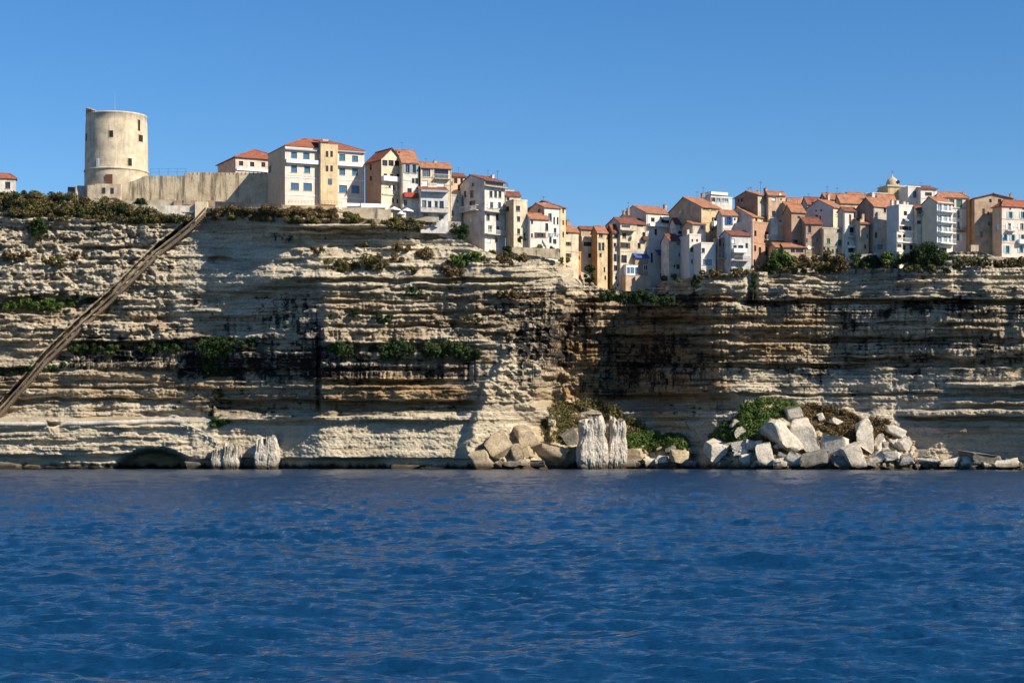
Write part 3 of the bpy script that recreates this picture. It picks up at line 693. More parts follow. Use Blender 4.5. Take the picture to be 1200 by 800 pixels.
    def balcony(s, x0, x1, yS, h=1.0, kind='r', dep=1.1, col='c', rc=None, which='f'):
        f = s.fu if which == 'f' else s.su
        u0 = f(x0, yS)[0]; u1, z = f(x1, yS); z = f((x0+x1)/2, yS)[1]-s.zB
        if u0 > u1: u0, u1 = u1, u0
        T = (lambda a, b_, c: (a, b_, c)) if which == 'f' else (lambda a, b_, c: (b_, a, c))
        def bx(q, a0, a1, d0, d1, z0, z1, m=0):
            if which == 'f': q.box(a0, a1, d0, d1, z0, z1, m)
            else: q.box(d0, d1, a0, a1, z0, z1, m)
        q = MB(); bx(q, u0, u1, -dep, -.003, z-.18, z); b_ = q.build('balcony', [PM.get(col, M_CONC)], s.root)
        q = MB()
        if kind == 'p':
            bx(q, u0, u1, -dep, -dep+.12, z+.002, z+h); bx(q, u0, u0+.12, -dep+.122, -.004, z+.002, z+h); bx(q, u1-.12, u1, -dep+.122, -.004, z+.002, z+h)
        else:
            n = max(2, int((u1-u0)/.28))
            for i in range(n+1):
                uu = u0+.04+(u1-u0-.08)*i/n; bx(q, uu-.018, uu+.018, -dep+.03, -dep+.066, z+.002, z+h)
            bx(q, u0, u1, -dep+.02, -dep+.08, z+h, z+h+.06)
            for uu in (u0, u1-.05): bx(q, uu, uu+.05, -dep+.081, -.004, z+h, z+h+.05)
        q.build('railing', [PM[rc or ('w' if kind == 'p' else 'd')]], b_)
    def band(s, x0, x1, y, hh=.25, col='w', out=.08):
        u0 = s.fu(x0, y)[0]; u1 = s.fu(x1, y)[0]; z = s.fu((x0+x1)/2, y)[1]-s.zB
        q = MB(); q.box(max(u0, -.1), min(u1, s.W+.1), -out, -.004, z-hh/2, z+hh/2); q.build('string_course', [PM[col]], s.root)
    def awning(s, x0, x1, y0, y1, col='w', dep=1.8):
        u0 = s.fu(x0, y0)[0]; u1, z1 = s.fu(x1, y0); z1 -= s.zB; z0 = s.fu(x0, y1)[1]-s.zB
        q = MB(); q.slab([(u0, -dep, z0+.25), (u1, -dep, z0+.25), (u1, -.01, z1), (u0, -.01, z1)], .06)
        q.box(u0, u1, -dep-.03, -dep-.002, z0-.05, z0+.25); q.build('awning', [PM[col] if col != 'w' else M_CLOTH], s.root)
    def pipe(s, px, col='w', y1=None):
        u = s.fu(px, 300)[0]; z0 = 1.5 if y1 is None else s.fu(px, y1)[1]-s.zB
        q = MB(); q.bar((u, -.08, z0), (u, -.08, s.H), .06, 0, 6); q.build('drainpipe', [PM[col]], s.root)
    def block(s, x0, x1, y0, y1, dep, wall, nm='annex', wins=''):
        """a lower wing standing out from the front wall"""
        u0, z1 = s.fu(x0, y0); u1, z0 = s.fu(x1, y1); z1 -= s.zB; z0 -= s.zB
        q = MB(); q.box(u0, u1, -dep, -.004, z0, z1); q.box(u0-.08, u1+.08, -dep-.08, -.004, z1+.002, z1+.14, 1)
        o = q.build(nm, [M_STONE if wall == 'masonry' else (PM[wall] if wall in PM else wallmat(WC[wall], .6)), M_CONC], s.root)
        for x in wins.split(';'):
            if not x.strip(): continue
            p = x.split(','); cx, cy, w_, h_ = map(float, p[:4]); a0, zz1 = s.fu(cx-w_/2, cy-h_/2); a1, zz0 = s.fu(cx+w_/2, cy+h_/2)
            ms = win_meshes(a1-a0, zz1-zz0, p[4] if len(p) > 4 else 'on')
            w_o = link('window', ms['window'], o); w_o.location = ((a0+a1)/2, -dep-.052, zz0-s.zB)
            if 'pane' in ms: link('pane', ms['pane'], w_o)
        return o

# ------------------------------------------------------------------ the town (all measured off the facades)
H_ = House
ab = 'apartment building'
# left part: barracks and old houses
H_('house', 'small cream house with red hipped roof at the far left end of the clifftop', 'house', -22, -12, 18.5, 209, 226, 10, 14, 'white', 'stonew', 'hip', 203.5, wins='9,217,6,8,on;-4,217,6,8,on', D=-8)
H_('house', 'tiny red-roofed shed just showing behind the scrub left of the round tower', 'shed', None, 81, 90, 224, 230, 20, 16, 'white', None, 'gable', 220.5, L=5, tile=2, D=-16)
H_('house', 'low grey hut in shade tucked against the left foot of the round tower', 'hut', None, 88.5, 101, 219, 232, 20, 16, 'grey', None, 'flat', L=5, D=-12)
pk = H_('barracks', 'pink two-storey building with red tiled roof rising behind the fort wall', 'building', 255, 276, 340, 184.5, 225, 14, 26, 'pinkw', 'pink', 'hip', 174, rf=.5, wins='282.5,191.5,5,6,vn;295.5,192.5,5,6,vn;308.5,193,4.5,6,vn', tile=0, ov=.5, D=-18,
   extra=(('band', 277, 314, 199.5, .5, 'w', .3), ('band', 276, 314, 186, .2, 'y', .2)))
ht = H_('apartment_building', 'large pale three-storey building with blue windows, yellow stair tower and red hipped roof', ab, 314, 334, 427, 171, 237, 3, 24, 'pinkw', 'peach', 'hip', 161, old=.2, ov=.15, base=4,
   wins='344.5,182,7,8,onB;359,183,7.5,8,onB;344.5,198,7,8.5,onB;360,198.5,7,8.5,onB;345.5,218.5,9.5,9,onB;360.5,219,10,9.5,onB;401,184.5,7,8,onB;416,186,7,7.5,onB;401,201,7,8.5,onB;416,201.5,7,8.5,onB;402,221.5,9.5,9.5,onB;416.5,222,9.5,9.5,onB',
   sw='316.8,198.5,3,7,vn', extra=(('band', 333, 373.5, 176, .32, 'y', .55), ('band', 394, 428, 178, .32, 'y', .55), ('band', 334, 373, 208, .25, 'w', .1), ('band', 394, 427, 211, .25, 'w', .1), ('band', 334, 427, 230.5, .2, 'w', .1),
   ('balcony', 334.5, 373, 191.3, .75, 'p', .9, 'w'), ('balcony', 394.5, 427.5, 194.5, .75, 'p', .9, 'w')), chim=((381, 162.5, 7, 4, 'white'),))
ht.block(373.5, 393.5, 169, 241, 1.5, 'yellow', 'stair_tower', '381,181.5,2.6,7,vn;386.3,181.5,2.6,7,vn;381,198.5,2.6,7,vn;386.3,198.5,2.6,7,vn;384.5,214,4.5,7,onB')
q = MB(); u0 = ht.fu(373.5, 170)[0]; u1 = ht.fu(393.5, 170)[0]; zt = ht.fu(383, 169)[1]-ht.zB
q.slab([(u0-.2, -1.8, zt+.3), (u1+.2, -1.8, zt+.3), (u1+.2, 4, zt+1.5), (u0-.2, 4, zt+1.5)], .2); q.build('porch_roof', [M_TILE], ht.root)
H_('house', 'orange-brown sided house with a three-bay loggia under its gable', 'house', 428, 447, 471, 186, 243, 4, 34, 'cream', 'brick', 'gfront', 174.5, old=.5, ov=.5, base=3,
   wins='451,191,6,7.5,vn;458.3,191.2,6,7.5,vn;465.7,191.6,6.5,7,vn;451.5,206,4,5.5,on;459,206.3,4,5.5,on;466.8,206.5,4,5.5,on;456.5,219,2.2,3,vn;461.7,220,3.2,7,sw;468,220,2,3,vn;461,235,3.4,7,ow;466,235.5,3,6,ow', sw='434.5,196,2.5,6,vn;434.5,209,2.5,5,vn',
   extra=(('balcony', 447, 473, 212.3, .95, 'p', 1.2, 'w', 'w'), ('band', 448, 471, 228.5, .3, 'c', .2)))
H_('house', 'grey-white house with long orange roof beside the loggia house', 'house', 462, 471, 491, 190, 243, 4.5, 20, 'white', 'ochre', 'gable', 176, tile=2, base=3, rf=.7,
   wins='477.5,198,4.6,10,sy;485.3,198.3,4.2,10,sy;484.3,212,3.2,6,on;488.4,212.2,3.6,7,vn;480,223.5,5,6,on;475,237.5,4,7,vn', extra=(('balcony', 472, 488, 231.5, 1.0, 'p', 1.5, 'n', 'r'), ('pipe', 490.3, 'y')), chim=((470, 176.5, 4, None, 'brick'),))
hc = H_('house', 'narrow cream house with orange roof edge, glazed corner and deep top balcony', 'house', 488, 493, 529, 196, 245, 4, 16, 'cream', None, 'gable', 190.5, tile=2, base=3,
   wins='499.5,202,9.5,11,ow;517,202.8,16.5,13,vn;498,216,7,9,cw;516.5,217,9,8,cw', extra=(('balcony', 508.5, 527, 209.5, .9, 'r', .9, 'c', 'w'), ('pipe', 508, 'w')), chim=((510, 187, 3.5, None, 'grey'), (500, 190.5, 3, None, 'brick')))
H_('house', 'low shaded blue-white house with a wide two-level balcony below the narrow cream house', 'house', 489, 493, 525, 223, 258, 1.2, 14, 'bluew_shade', None, 'gable', 219.5, L=6, tile=1, base=3, wins='497,239,5,9,ow;503.5,239.5,4,8,vn;511,239.5,4,8,ow;517.5,240,5,9,vn;499,253,6,5,vn;517,254,6,5,vn',
   extra=(('balcony', 492, 524, 249, 1.0, 'r', 1.6, 'c', 'd'), ('band', 492, 524, 224.5, .5, 'y', 1.3)))
H_('house', 'peach house with two small dark windows set back behind the shaded balcony house', 'house', 520, 527, 546, 206.5, 262, 7, 18, 'peach', 'grey', 'gable', 203.5, base=3, wins='534,212,4,6,vn;541,211.5,3,5,vn;529,215,2.5,5,vn;538,220,3.5,7,vr', tile=1)
H_('house', 'blank grey shaded lower house wedged beside the tall grey balcony tower house', 'house', 522, 526, 541, 229, 262, 3.5, 24, 'grey', None, 'flat', base=3, wins='530,250,4,7,vn;536,236,2.5,4,vn')
H_('house', 'tall greyish tower house with arched loggia windows and stacked balconies, five storeys high', 'house', 540, 568, 592, 211, 292, 2.0, 40, 'white', 'pinkw', 'gable', 205.5, rf=.6, tile=1, old=.8, base=5,
   wins='579,215,22,7,vn;575.3,227.5,3.5,8,on;580.8,227.7,3.3,8,on;585.8,228,3.3,8,on;575.8,240.5,4.2,8,sw;585,240.8,4.2,8,sw;572,254.5,4,8.5,oy;583,254.5,4,8.5,oy;574.5,268,4.5,8,ow;584,267,4,5,ow;582,281,4,7,ow;573,281,4,7,cw',
   sw='545,227.5,2.8,7,on;553,227.5,4,8,on;554.3,214.5,3,8,oy;553.5,239.5,7,7,vn;551,258,3,4,cw', extra=(('balcony', 567, 592, 219, 1.0, 'r', 1.0, 'c', 'd'), ('balcony', 567.5, 591.5, 248.5, .6, 'r', 1, 'c', 'd'), ('balcony', 567.5, 592, 275, .9, 'r', 1.2, 'c', 'w'), ('balcony', 543.5, 563, 247.5, 1.1, 'r', 1.4, 'c', 'w', 's'), ('antenna', 583, 200)), chim=((577, 204, 3, None, 'white'),))
H_('house', 'narrow cream slab house with three stacked windows on bare wall', 'house', 592.5, 602, 618, 235, 291, 1.8, 26, 'cream', 'tan', 'flat', base=5, wins='607,244.3,4.8,6.5,on;607.7,256.5,3.6,6,on;607.7,271,3.4,6.5,on;615,276,2,7,vn', sw='594.6,245,4,5,on;594.3,232,4,3,vn', old=.7)
H_('house', 'house with brown-tiled roof and white terrace block peeping over the narrow slab house', 'house', 590, 593, 610, 229, 262, 7, 16, 'pinkw', 'grey', 'gable', 225.5, tile=1, base=3, wins='595,233,4,4,vn', chim=((597, 221.5, 11, 6, 'white'),))
H_('house', 'white house with orange lean-to roof and laundry hanging below dark-brown gable', 'house', 618.5, 621, 643, 256, 292, 1.6, 20, 'white', None, 'gable', 250.5, L=4, tile=2, base=5, old=.4, wins='623.5,260,2.4,5.5,on;623.3,276,2.2,5,vn;633,275.5,7,6,sn;641,266,4,9,on')
H_('house', 'pink-gabled house with bright white front of tall windows behind the orange lean-to', 'house', 618.5, 638, 657, 243, 293, 3.5, 28, 'white', 'pink', 'gable', 238.5, tile=2, base=5, old=.3, wins='644.5,254.5,4,9.5,oy;649.3,258.7,2.2,9,sw;653.5,259,2,9,on;650.5,270,3,6,oy;645,281,3,8,vn;650,283,4,6,vn', sw='632,247.5,3.5,9,vn', chim=((637,237,4,None,'white'),))
H_('house', 'house with shaded brown top storey and slim yellow end wall at the gully edge', 'house', 629, 656.5, 663, 243, 300, 5, 52, 'yellow', 'brown', 'gable', 236, tile=1, base=5, L=11, wins='660,247,1.8,6,vn;660,261,1.8,6,vn;660,275,1.8,7,vn', sw='642,240.5,5,3,vn', extra=(('antenna', 637, 230),))
H_('house', 'cream-yellow house with orange roof standing alone in the gully right of the laundry house', 'house', 655, 662, 678, 271, 315, 5.5, 24, 'cream', 'ochre', 'gable', 265.5, tile=2, base=6, wins='664.5,273,3,3.5,vn;664.3,285.5,5.5,4.5,sn;664.2,299,5.5,4.5,sn', chim=((665.5, 257, 4.5, 5, 'brick'),))
# gully group
H_('house', 'cream house with deep orange left flank in the gully', 'house', 674, 682, 696, 278.5, 322, 1.6, 26, 'cream', 'orange', 'flat', base=6, wins='688.7,286,9.5,5.5,vn;692,299.5,5.5,5.5,vn;688,313.5,2.4,3.2,on')
H_('outbuilding', 'small orange block with one window projecting at the foot of the orange-flanked house', 'outbuilding', 671, 674.5, 681, 296, 310, .8, 26, 'orange', None, 'flat', L=4, base=4, wins='678.7,302,1.6,4.5,ow')
H_('house', 'plain pinkish upper house showing a blank wall above the orange-flanked house', 'house', 678, 681, 698, 268.5, 300, 9, 20, 'tan', 'brown', 'gable', 266, base=5, tile=1)
H_('house', 'tall yellow house with paired arched windows and deep orange corner strip', 'house', 693, 700, 712, 272, 336, 1.2, 24, 'yellow', 'orange', 'gable', 265.5, tile=2, base=4, wins='704,275.5,4.5,6.5,oy;702.7,289,3,9.5,vn;706.8,289,3,9.5,vn;703.7,299,2.8,5,vn;708.3,316,2,6,vn;709.3,325.5,2,5,vn')
H_('house', 'slender cream house with orange flank and seven small stacked windows', 'house', 710.5, 718, 727, 272, 344, .8, 26, 'cream', 'orange', 'gable', 263.5, tile=1, base=4, wins='722,277,4.5,5,on;720.6,287,3,5,oy;720.8,302,3.4,9,vn;725,303,1.8,8,vn;721.4,314,4.2,6.5,on;722,325.5,2.6,4.5,vn;724,334,2,2.5,vn;721.5,338,2.2,3,vn')
hm = H_('house', 'broad cream house with glazed white sunroom over a brown terrace', 'house', 709, 727, 757, 261.5, 327, 1.2, 24, 'cream', 'pinkw', 'gable', 255.5, rf=.4, tile=1, base=4,
   wins='733.5,264,10,6,vn;750,264.5,7,3,vn;731.5,276,4.5,6.5,cn;731.8,287.5,8,7,sn;749,288,3.5,7,oy;731.3,303.5,6.5,9.5,vn;754.3,276,3,8,vn', extra=(('balcony', 725.5, 743, 270, 1.1, 'r', 1.3, 'c', 'y'), ('awning', 741, 758, 297, 302.5, 'b', 1.6), ('balcony', 752, 758, 281, .8, 'p', 1, 'n', 'n')), chim=((728, 254, 3, None, 'brick'),))
hm.block(730.5, 744.5, 311, 323, 1.6, 'w', 'sunroom', '733,317.2,3,8,oyB;737.5,317.2,4.5,8,oyB;742.3,317.2,3.5,8,oyB'); hm.block(728, 757, 323.4, 343, 2.4, 'tan', 'terrace_base')
hm.block(742, 757, 303.5, 323, 1.1, 'brown', 'lower_wing', '749.5,300,11,3,vn;754,314,5,7,ow')
hn = H_('house', 'big white house with pinkish gable, orange roof and white terrace awning', 'house', 724, 757.5, 788, 249.5, 322, 3.2, 26, 'white', 'pinkw', 'gable', 241.5, rf=.45, tile=2, base=4, old=.15,
   wins='765,257.5,4.2,5.2,vn;779.5,251.5,9,3.2,oy;781,259.5,12,5,vn;768.7,271.7,3.2,7.5,oy;764,302,2.5,12,vn;775.6,312,3,9,vn;775.6,323,4,6,vn', extra=(('balcony', 759, 790, 265.5, .5, 'p', 1.3, 'w'), ('awning', 774, 791, 254, 258.5, 'w', 1.7), ('awning', 767, 786, 293.5, 299.5, 'b', 1.8), ('pipe', 759, 'w')), chim=((779, 239, 3.2, None, 'brick'), (736, 243, 2.5, 6, 'brown'), (731, 246, 2.2, 6, 'brown')))
H_('house', 'grey lower house with blue windows and brown lean-to roof under the big white house', 'house', 779, 784, 806, 281.5, 321, .9, 18, 'grey', 'bluew_shade', 'gable', 275, L=5, tile=1, base=4, wins='795,285.5,4,5,otB;797,298.5,3.6,5.5,otB;802.3,299,3.2,7.5,otB;790.5,312,2,3,vn;794.7,312.5,4,5.5,on;799.7,312.5,3.6,5,on;804.5,312,1.6,3,vn', extra=(('pipe', 805.4, 'y'),))
H_('house', 'slim pale house with one small terrace window between the awning house and the great gable', 'house', 788, 791, 811, 262, 300, 6, 20, 'white', 'bluew_shade', 'gable', 256.5, tile=1, base=5, wins='799,265.5,3.5,4,vn;803,260,2,2.5,vn', extra=(('block', 790, 803, 268.5, 285, 1.2, 'bluew_shade', 'annex', '794,273,3,4,vn'),))
hp = H_('house', 'great ochre house with long gabled flank and orange roof above the white awning', 'house', 784, 822, 844.5, 242.5, 285, 10, 33, 'ochre', 'tan', 'gable', 231.5, rf=.55, tile=2, base=5, old=.7, wins='827.3,244.6,8,3.4,ow;836.3,245,5.5,3.4,ow;837,257.6,5.5,5.8,ow;835,269.3,2.4,3.4,vn;840,274.3,4,6,cw', sw='796.5,245.5,3.4,8,cw;804.2,243.5,2,4,vn',
   extra=(('balcony', 833.5, 844, 265.5, 1.2, 'p', 1.1, 'c', 'w'),), chim=((779.3, 240, 3, None, 'pink'),))
H_('house', 'pale rooftop house with white flat canopy and a long band of windows', 'house', 819, 833, 858, 231, 262, 24, 26, 'white', 'pinkw', 'flat', base=4, wins='836.3,233.8,4,5.5,vn;842,234,5,5,owB;849.5,234.3,8,5,owB', chim=((823.3, 225.5, 3, 5, 'brick'), (828.3, 229, 2.5, 3, 'pink')), extra=(('block', 833.5, 853, 224.8, 229, -3, 'w', 'canopy'), ('antenna', 824, 219)))
H_('house', 'low peach house with thin tiled edge between white cube house and great ochre house', 'house', 806, 811, 827, 262.5, 290, 4, 18, 'pinkw', 'peach', 'gable', 260.3, L=6, tile=2, base=5, wins='822.5,266.5,2.6,4.4,vn')
H_('house', 'white cube house, taller half, with four small windows', 'house', None, 808, 821.5, 275.5, 320, 1.0, 14, 'white', 'bluew_shade', 'flat', L=8, base=4, old=.2, wins='811.3,281.8,2,3.4,vn;816.8,281.8,2.2,3.4,vn;812,292.6,6,5.5,on;811,306.3,2.4,5,oyB;815.4,306.3,2.6,5,oyB', chim=((806, 268, 2.6, 1, 'white'),))
H_('house', 'white cube house, lower half, with a wide blue picture window', 'house', None, 821.7, 839, 285.5, 320, .8, 14, 'white', 'bluew_shade', 'flat', L=8, base=4, old=.2, wins='823.7,293.3,4.6,5.4,on;829,307.3,10.5,7,onB')
H_('house', 'dark recessed house with steep outside steps between the white cube and the brick-red house', 'house', 839.5, 842, 855, 280, 318, 3.4, 20, 'brown', None, 'flat', base=6, wins='843.2,284,4,9,vn;849,287,3,6,ow;843,299,5,7,ow;849.5,300,4,8,vn', extra=(('balcony', 839.5, 853, 303, 1.0, 'r', 1.4, 'c', 'y'),))
H_('house', 'white house with big blue shutters under an orange roof strip', 'house', 843, 846, 864, 251.5, 290, 8, 18, 'white', 'bluew_shade', 'gable', 247, tile=2, base=5, old=.2, wins='854,259,4.4,9.5,sb;850.2,275.5,3.4,3.4,vn;861,257,2,3,vn')
H_('house', 'small blue-white house with two stacked balconies left of the brick-red house', 'house', 853, 856.5, 880, 275.5, 316, 1.4, 18, 'bluew_shade', None, 'gable', 271, L=7, tile=1, base=4, wins='858.7,282.3,4.6,5.4,cw;861.3,289.3,4,4,vn;868,289.3,6,4,vn;865.5,302,10,5.5,vn;866,311,8,6,ow;875,288,3,6,on',
   extra=(('balcony', 857.5, 872.5, 296, .9, 'p', 1.3, 'c', 'w'), ('balcony', 858, 876, 305.5, .9, 'r', 1.3, 'c', 'y')))
ht2 = H_('house', 'brick-red house with iron balcony, orange roof and long pink flank', 'house', 843, 881, 905, 260.5, 320, 1.4, 38, 'brick', 'pinkw', 'flat', base=4, old=.4,
   wins='885.2,273.5,2.6,7,vn;898.5,276,4.4,9.5,on;885,291,2.4,7,vn;890.6,294.5,3,10,on;898.5,294.6,3.2,10,on;884.2,307.3,2.4,7,vn;890.2,310,3.4,8.5,ow;897.6,310.3,3.2,8.5,ow;903.5,293,1.4,5,vn', extra=(('balcony', 896, 902, 281, 1.0, 'r', .8, 'c', 'w'), ('pipe', 882, 'w')))
H_('house', 'set-back storey with bright orange roof above the brick-red house', 'house', 846, 881.5, 901, 253.8, 275, 3.6, 38, 'ochre', 'pinkw', 'gable', 243.5, rf=.5, tile=2, base=2, wins='886.3,257.5,2.4,4.4,vn;892,258,2,3.4,cw', sw='876.3,258.7,1.5,4,cw', chim=((866.5, 237.5, 3.2, 7, 'orange'), (870.5, 239, 2.6, 6, 'orange'), (885, 245, 2.4, 3, 'pink'), (893, 247.5, 2.0, 1, 'brick')))
H_('house', 'tall pink-brown tower house with many aerials at the top of the town', 'house', 861, 888, 901, 228.5, 285, 9, 38, 'stonew', 'brick', 'gable', 224.5, tile=2, base=4, wins='893.8,246,4,13,cw', sw='870,234,3,5,vn;865.6,235,2,3,vn', chim=((897, 219.5, 3, 5, 'brown'), (888, 223, 3.5, 6, 'orange')), extra=(('antenna', 891.3, 213), ('antenna', 880, 219), ('antenna', 877, 220)))
H_('house', 'tall peach house with white patched wall and three stacked windows right of the tower house', 'house', 897, 900.5, 920.5, 228.5, 292, 8, 10, 'peach', None, 'gable', 225, tile=2, base=5, wins='907,231.8,4.4,7,cw;906.4,250.3,4,6.5,oy;906.6,262,4,4,on;915.3,233.5,1.5,2,vn;914.6,259,1.5,2,vn', chim=((914, 229, 2, 3, 'white'), (905.5, 224, 2, 3, 'brick')), extra=(('block', 903.5, 911.5, 256, 288, .12, 'white', 'wall_patch'), ('balcony', 903, 921, 281.5, 1.0, 'r', 1.6, 'c', 'y')))
H_('house', 'narrow pink house with orange eave and blue door balcony beside the patched peach house', 'house', 917, 920.8, 931, 241, 292, 7, 16, 'pinkw', 'pink', 'gable', 237.5, tile=2, base=5, wins='919.9,245.6,4,6,cw;921.3,260,3,10,cy;918.6,272.7,3.8,5,onB;927,272,1.6,3,vn', chim=((922.6, 232, 2, 2, 'brown'),))
H_('terrace_building', 'low shaded building with orange roof at the foot of the narrow pink house', 'outbuilding', 905, 909, 928, 289.5, 305, 1.4, 12, 'ochre', None, 'gable', 285.5, L=5, tile=2, base=6, wins='914,295,4,5,vn;922,296,5,5,vn')
# right part
H_('house', 'brown-fronted house with orange roof edge standing in shade left of the white gable', 'house', 918, 927.5, 943.5, 248, 292, 4, 18, 'brown', 'brick', 'gable', 240.5, tile=2, base=6, old=.4, wins='936,254.7,3,3,vn;948.5,269,3,7.5,vn;931.5,283,7,4.5,vn;943,281.7,4.2,5,vn')
H_('house', 'cream house with big pale gable flank and orange roof above the brown-fronted house', 'house', 942, 976.5, 991, 243, 292, 8, 42, 'cream', 'bluew_shade', 'gable', 234.5, rf=.5, tile=2, base=6, old=.3, wins='979.8,244,3.6,2.6,vn;979.5,252.3,3.6,2.4,cw;983,268.5,3.6,9,cn', sw='956.3,245.5,2.4,4.6,vn;962.2,245.3,2.4,5.4,vn;957,256,3.4,8,cn;961,256.6,2,7,cn', chim=((970, 227, 3, 8, 'pink'),))
H_('house', 'brown shaded row house stepping down in front of the pale gable', 'house', 941.5, 943.5, 963.5, 262, 296, 2.4, 10, 'brown', None, 'gable', 255.5, tile=1, base=6, L=6, wins='948.7,269,3.4,8,on;943.9,281.7,4,5,vn;957.5,281,2,4,vn')
H_('outbuilding', 'low orange-roofed lean-to with open front beside the brown row house', 'outbuilding', 914, 918, 953, 289.5, 301, .8, 6, 'tan', None, 'gable', 286, L=4, tile=2, base=6, wins='937,293,9,6,vn;929,293,5,6,vn;946,294,4,6,vn')
H_('house', 'yellow-grey stone house with green shutters and three low doors', 'house', 961, 964, 988.5, 268, 299, 1.2, 10, 'stonew', 'tan', 'flat', L=6, base=4, old=.8, wins='982.8,268.8,4.4,7.5,on;970.8,282.5,4,6,cg;984.3,284.5,4.4,7.5,cg;970.6,293.5,3,6.5,on;976,294.5,1.6,5.5,vn;980.6,294.8,3,7,vn;966,291,2,4,vn')
H_('house', 'slim white house with long brown shutters and two small balconies', 'house', 985, 989, 1004.5, 247, 300, 2.6, 20, 'white', 'cream', 'gable', 243.5, tile=1, base=6, old=.2, wins='996.2,257,2.6,11.5,cn;1001.4,252,2,6,cn;998.2,271,5.4,10,on;998,292.7,8,6.5,vn;994,285,2,4,vn', extra=(('balcony', 993, 1003, 278.3, .9, 'r', .9, 'c', 'w'), ('balcony', 993, 1004, 290, .3, 'p', 1.0, 'w', 'w')))
H_('house', 'grey stone-gabled house with orange roof whose lower half stands in blue shade', 'house', 1004.5, 1023.5, 1040, 241, 299, 3.4, 30, 'grey', 'brown', 'gable', 232, rf=.45, tile=2, base=6, old=.7, wins='1026.6,275.4,2.8,7,vn;1031.5,289.5,6.5,7,otB;1037,246,3,7,oy;1020,291,4,6,otB', sw='1016,263,2,5,vn;1017,276,3,6,vn')
H_('house', 'narrow tan house with tall thin chimney in front of the stone gable', 'house', 1005, 1008, 1018, 262, 299, 1.6, 16, 'tan', 'grey', 'gable', 257, L=6, tile=1, base=6, wins='1015.3,263.5,2.6,7,vn;1017,277,2,6,vn;1014,289,2,5,vn', chim=((1011, 250, 2.4, 1, 'peach'), (1008.5, 256, 2.2, 1, 'stonew')))
hd = H_('house', 'crisp white house with stepped chimneys, red balcony and long shaded flank', 'house', 1039, 1053.5, 1071.5, 241, 297, 1.6, 26, 'white', 'bluew_shade', 'flat', base=6, old=.12, wins='1061,250,4,5.6,vn;1061,267.3,8,5,sn;1050,277.5,4,4,vn;1059.7,278.5,3.4,8,on;1060,290,3,6,vn;1068,290,4,6,vn', extra=(('awning', 1058, 1065, 256, 259, 'y', .9), ('balcony', 1047, 1071, 284.5, .9, 'r', 1.6, 'w', 'w'), ('band', 1053, 1071, 271, .3, 'w', .3)), chim=((1051, 234, 3.4, 1, 'white'), (1059, 235.5, 3, 1, 'white'), (1045, 233.5, 2.6, 4, 'white'), (1062.5, 236.5, 2.4, 2, 'white')))
hd.block(1046.5, 1053.2, 272.5, 296, 1.4, 'white', 'annex', '1049.8,277.7,4,4.4,vn;1049.5,288.3,4.6,4,vn')
H_('house', 'white modern glass-fronted house with flat roof beside the church dome', 'house', None, 1064, 1078.5, 219.5, 245, 22, 10, 'white', None, 'flat', base=4, old=.1, wins='1072,227.8,4,7.5,onB;1077,228,2.6,7,onB', chim=((1068.5, 216.5, 2, 3, 'brown'),))
H_('house', 'white house with thin pinkish-tiled eave and broad dark window behind the balcony stack house', 'house', None, 1079, 1098, 221.3, 245, 22, 10, 'white', None, 'gable', 218.8, tile=1, base=4, old=.1, wins='1088,227.5,8,4.4,vn')
H_('house', 'dim old house with small balcony squeezed between the crisp white house and the balcony stack', 'house', 1071, 1074, 1084, 246, 290, 4, 14, 'cream', None, 'gable', 241, tile=1, base=6, wins='1077,249,5,5,vn;1076.5,260.5,6,4.4,vn', extra=(('balcony', 1073, 1080.5, 251.5, .8, 'r', .8, 'c', 'y'),))
hs = H_('house', 'pale building with four stacked white-railed glazed balconies and a blank cream flank', ab, 1080.5, 1098, 1116.5, 237, 299, 1.6, 32, 'bluew_shade', 'cream', 'gable', 231.5, rf=.5, tile=2, base=6, old=.2,
   wins=';'.join(f'{x},{y},{w_},8,owB' for y in (243, 255.5, 267.5, 280) for x, w_ in ((1101.7, 4.6), (1108, 4.6), (1113.3, 2.4)))+';1105,293,9,6,vn', extra=tuple(('balcony', 1098.5, 1116.3, y, 1.0, 'r', 1.2, 'w', 'w') for y in (248, 260.7, 272.7, 285.3))+(('band', 1098, 1116, 238, .3, 'w', .3),), chim=((1088, 230, 2.4, 5, 'white'),))
H_('house', 'pink building with tall green-shuttered windows under a level orange roof', ab, 1095, 1098, 1134, 231.5, 290, 6, 12, 'pinkw', None, 'hip', 225.5, tile=2, base=6, old=.25, wins='1115.3,238.3,6,9,cg;1124.2,238.5,7,9,cg;1123.5,251.3,3.4,9.5,sw;1123.5,264,3.4,9.5,sw;1123,278,4,8.5,sw', extra=(('band', 1112, 1134, 243.8, .25, 'y', .2), ('balcony', 1118, 1130, 270.8, .8, 'r', .7, 'n', 'n'), ('pipe', 1132.5, 'y')), chim=((1129, 224.5, 3, 5, 'orange'),))
H_('house', 'narrow orange sliver of a house between the green-shuttered building and the large tan gable', 'house', 1134.5, 1136, 1142, 234.5, 290, 8, 8, 'orange', None, 'flat', base=6, old=.4)
H_('house', 'large weathered tan house with broad low front gable, windows small and scattered', 'house', 1140.5, 1142, 1186, 232.5, 296, 6, 4, 'tan', 'brick', 'gfront', 227.5, tile=1, base=6, old=.9, wins='1160.6,235.2,3,4.4,vn;1171.3,235.5,4,5,vn;1181.6,234.5,3,3.4,vn;1152.5,248.5,3,8,cn;1158,250,2,4,vn;1159,262,2,4,vn;1150,275,3,7,vn', chim=((1184.5, 226, 2, 3, 'brown'),))
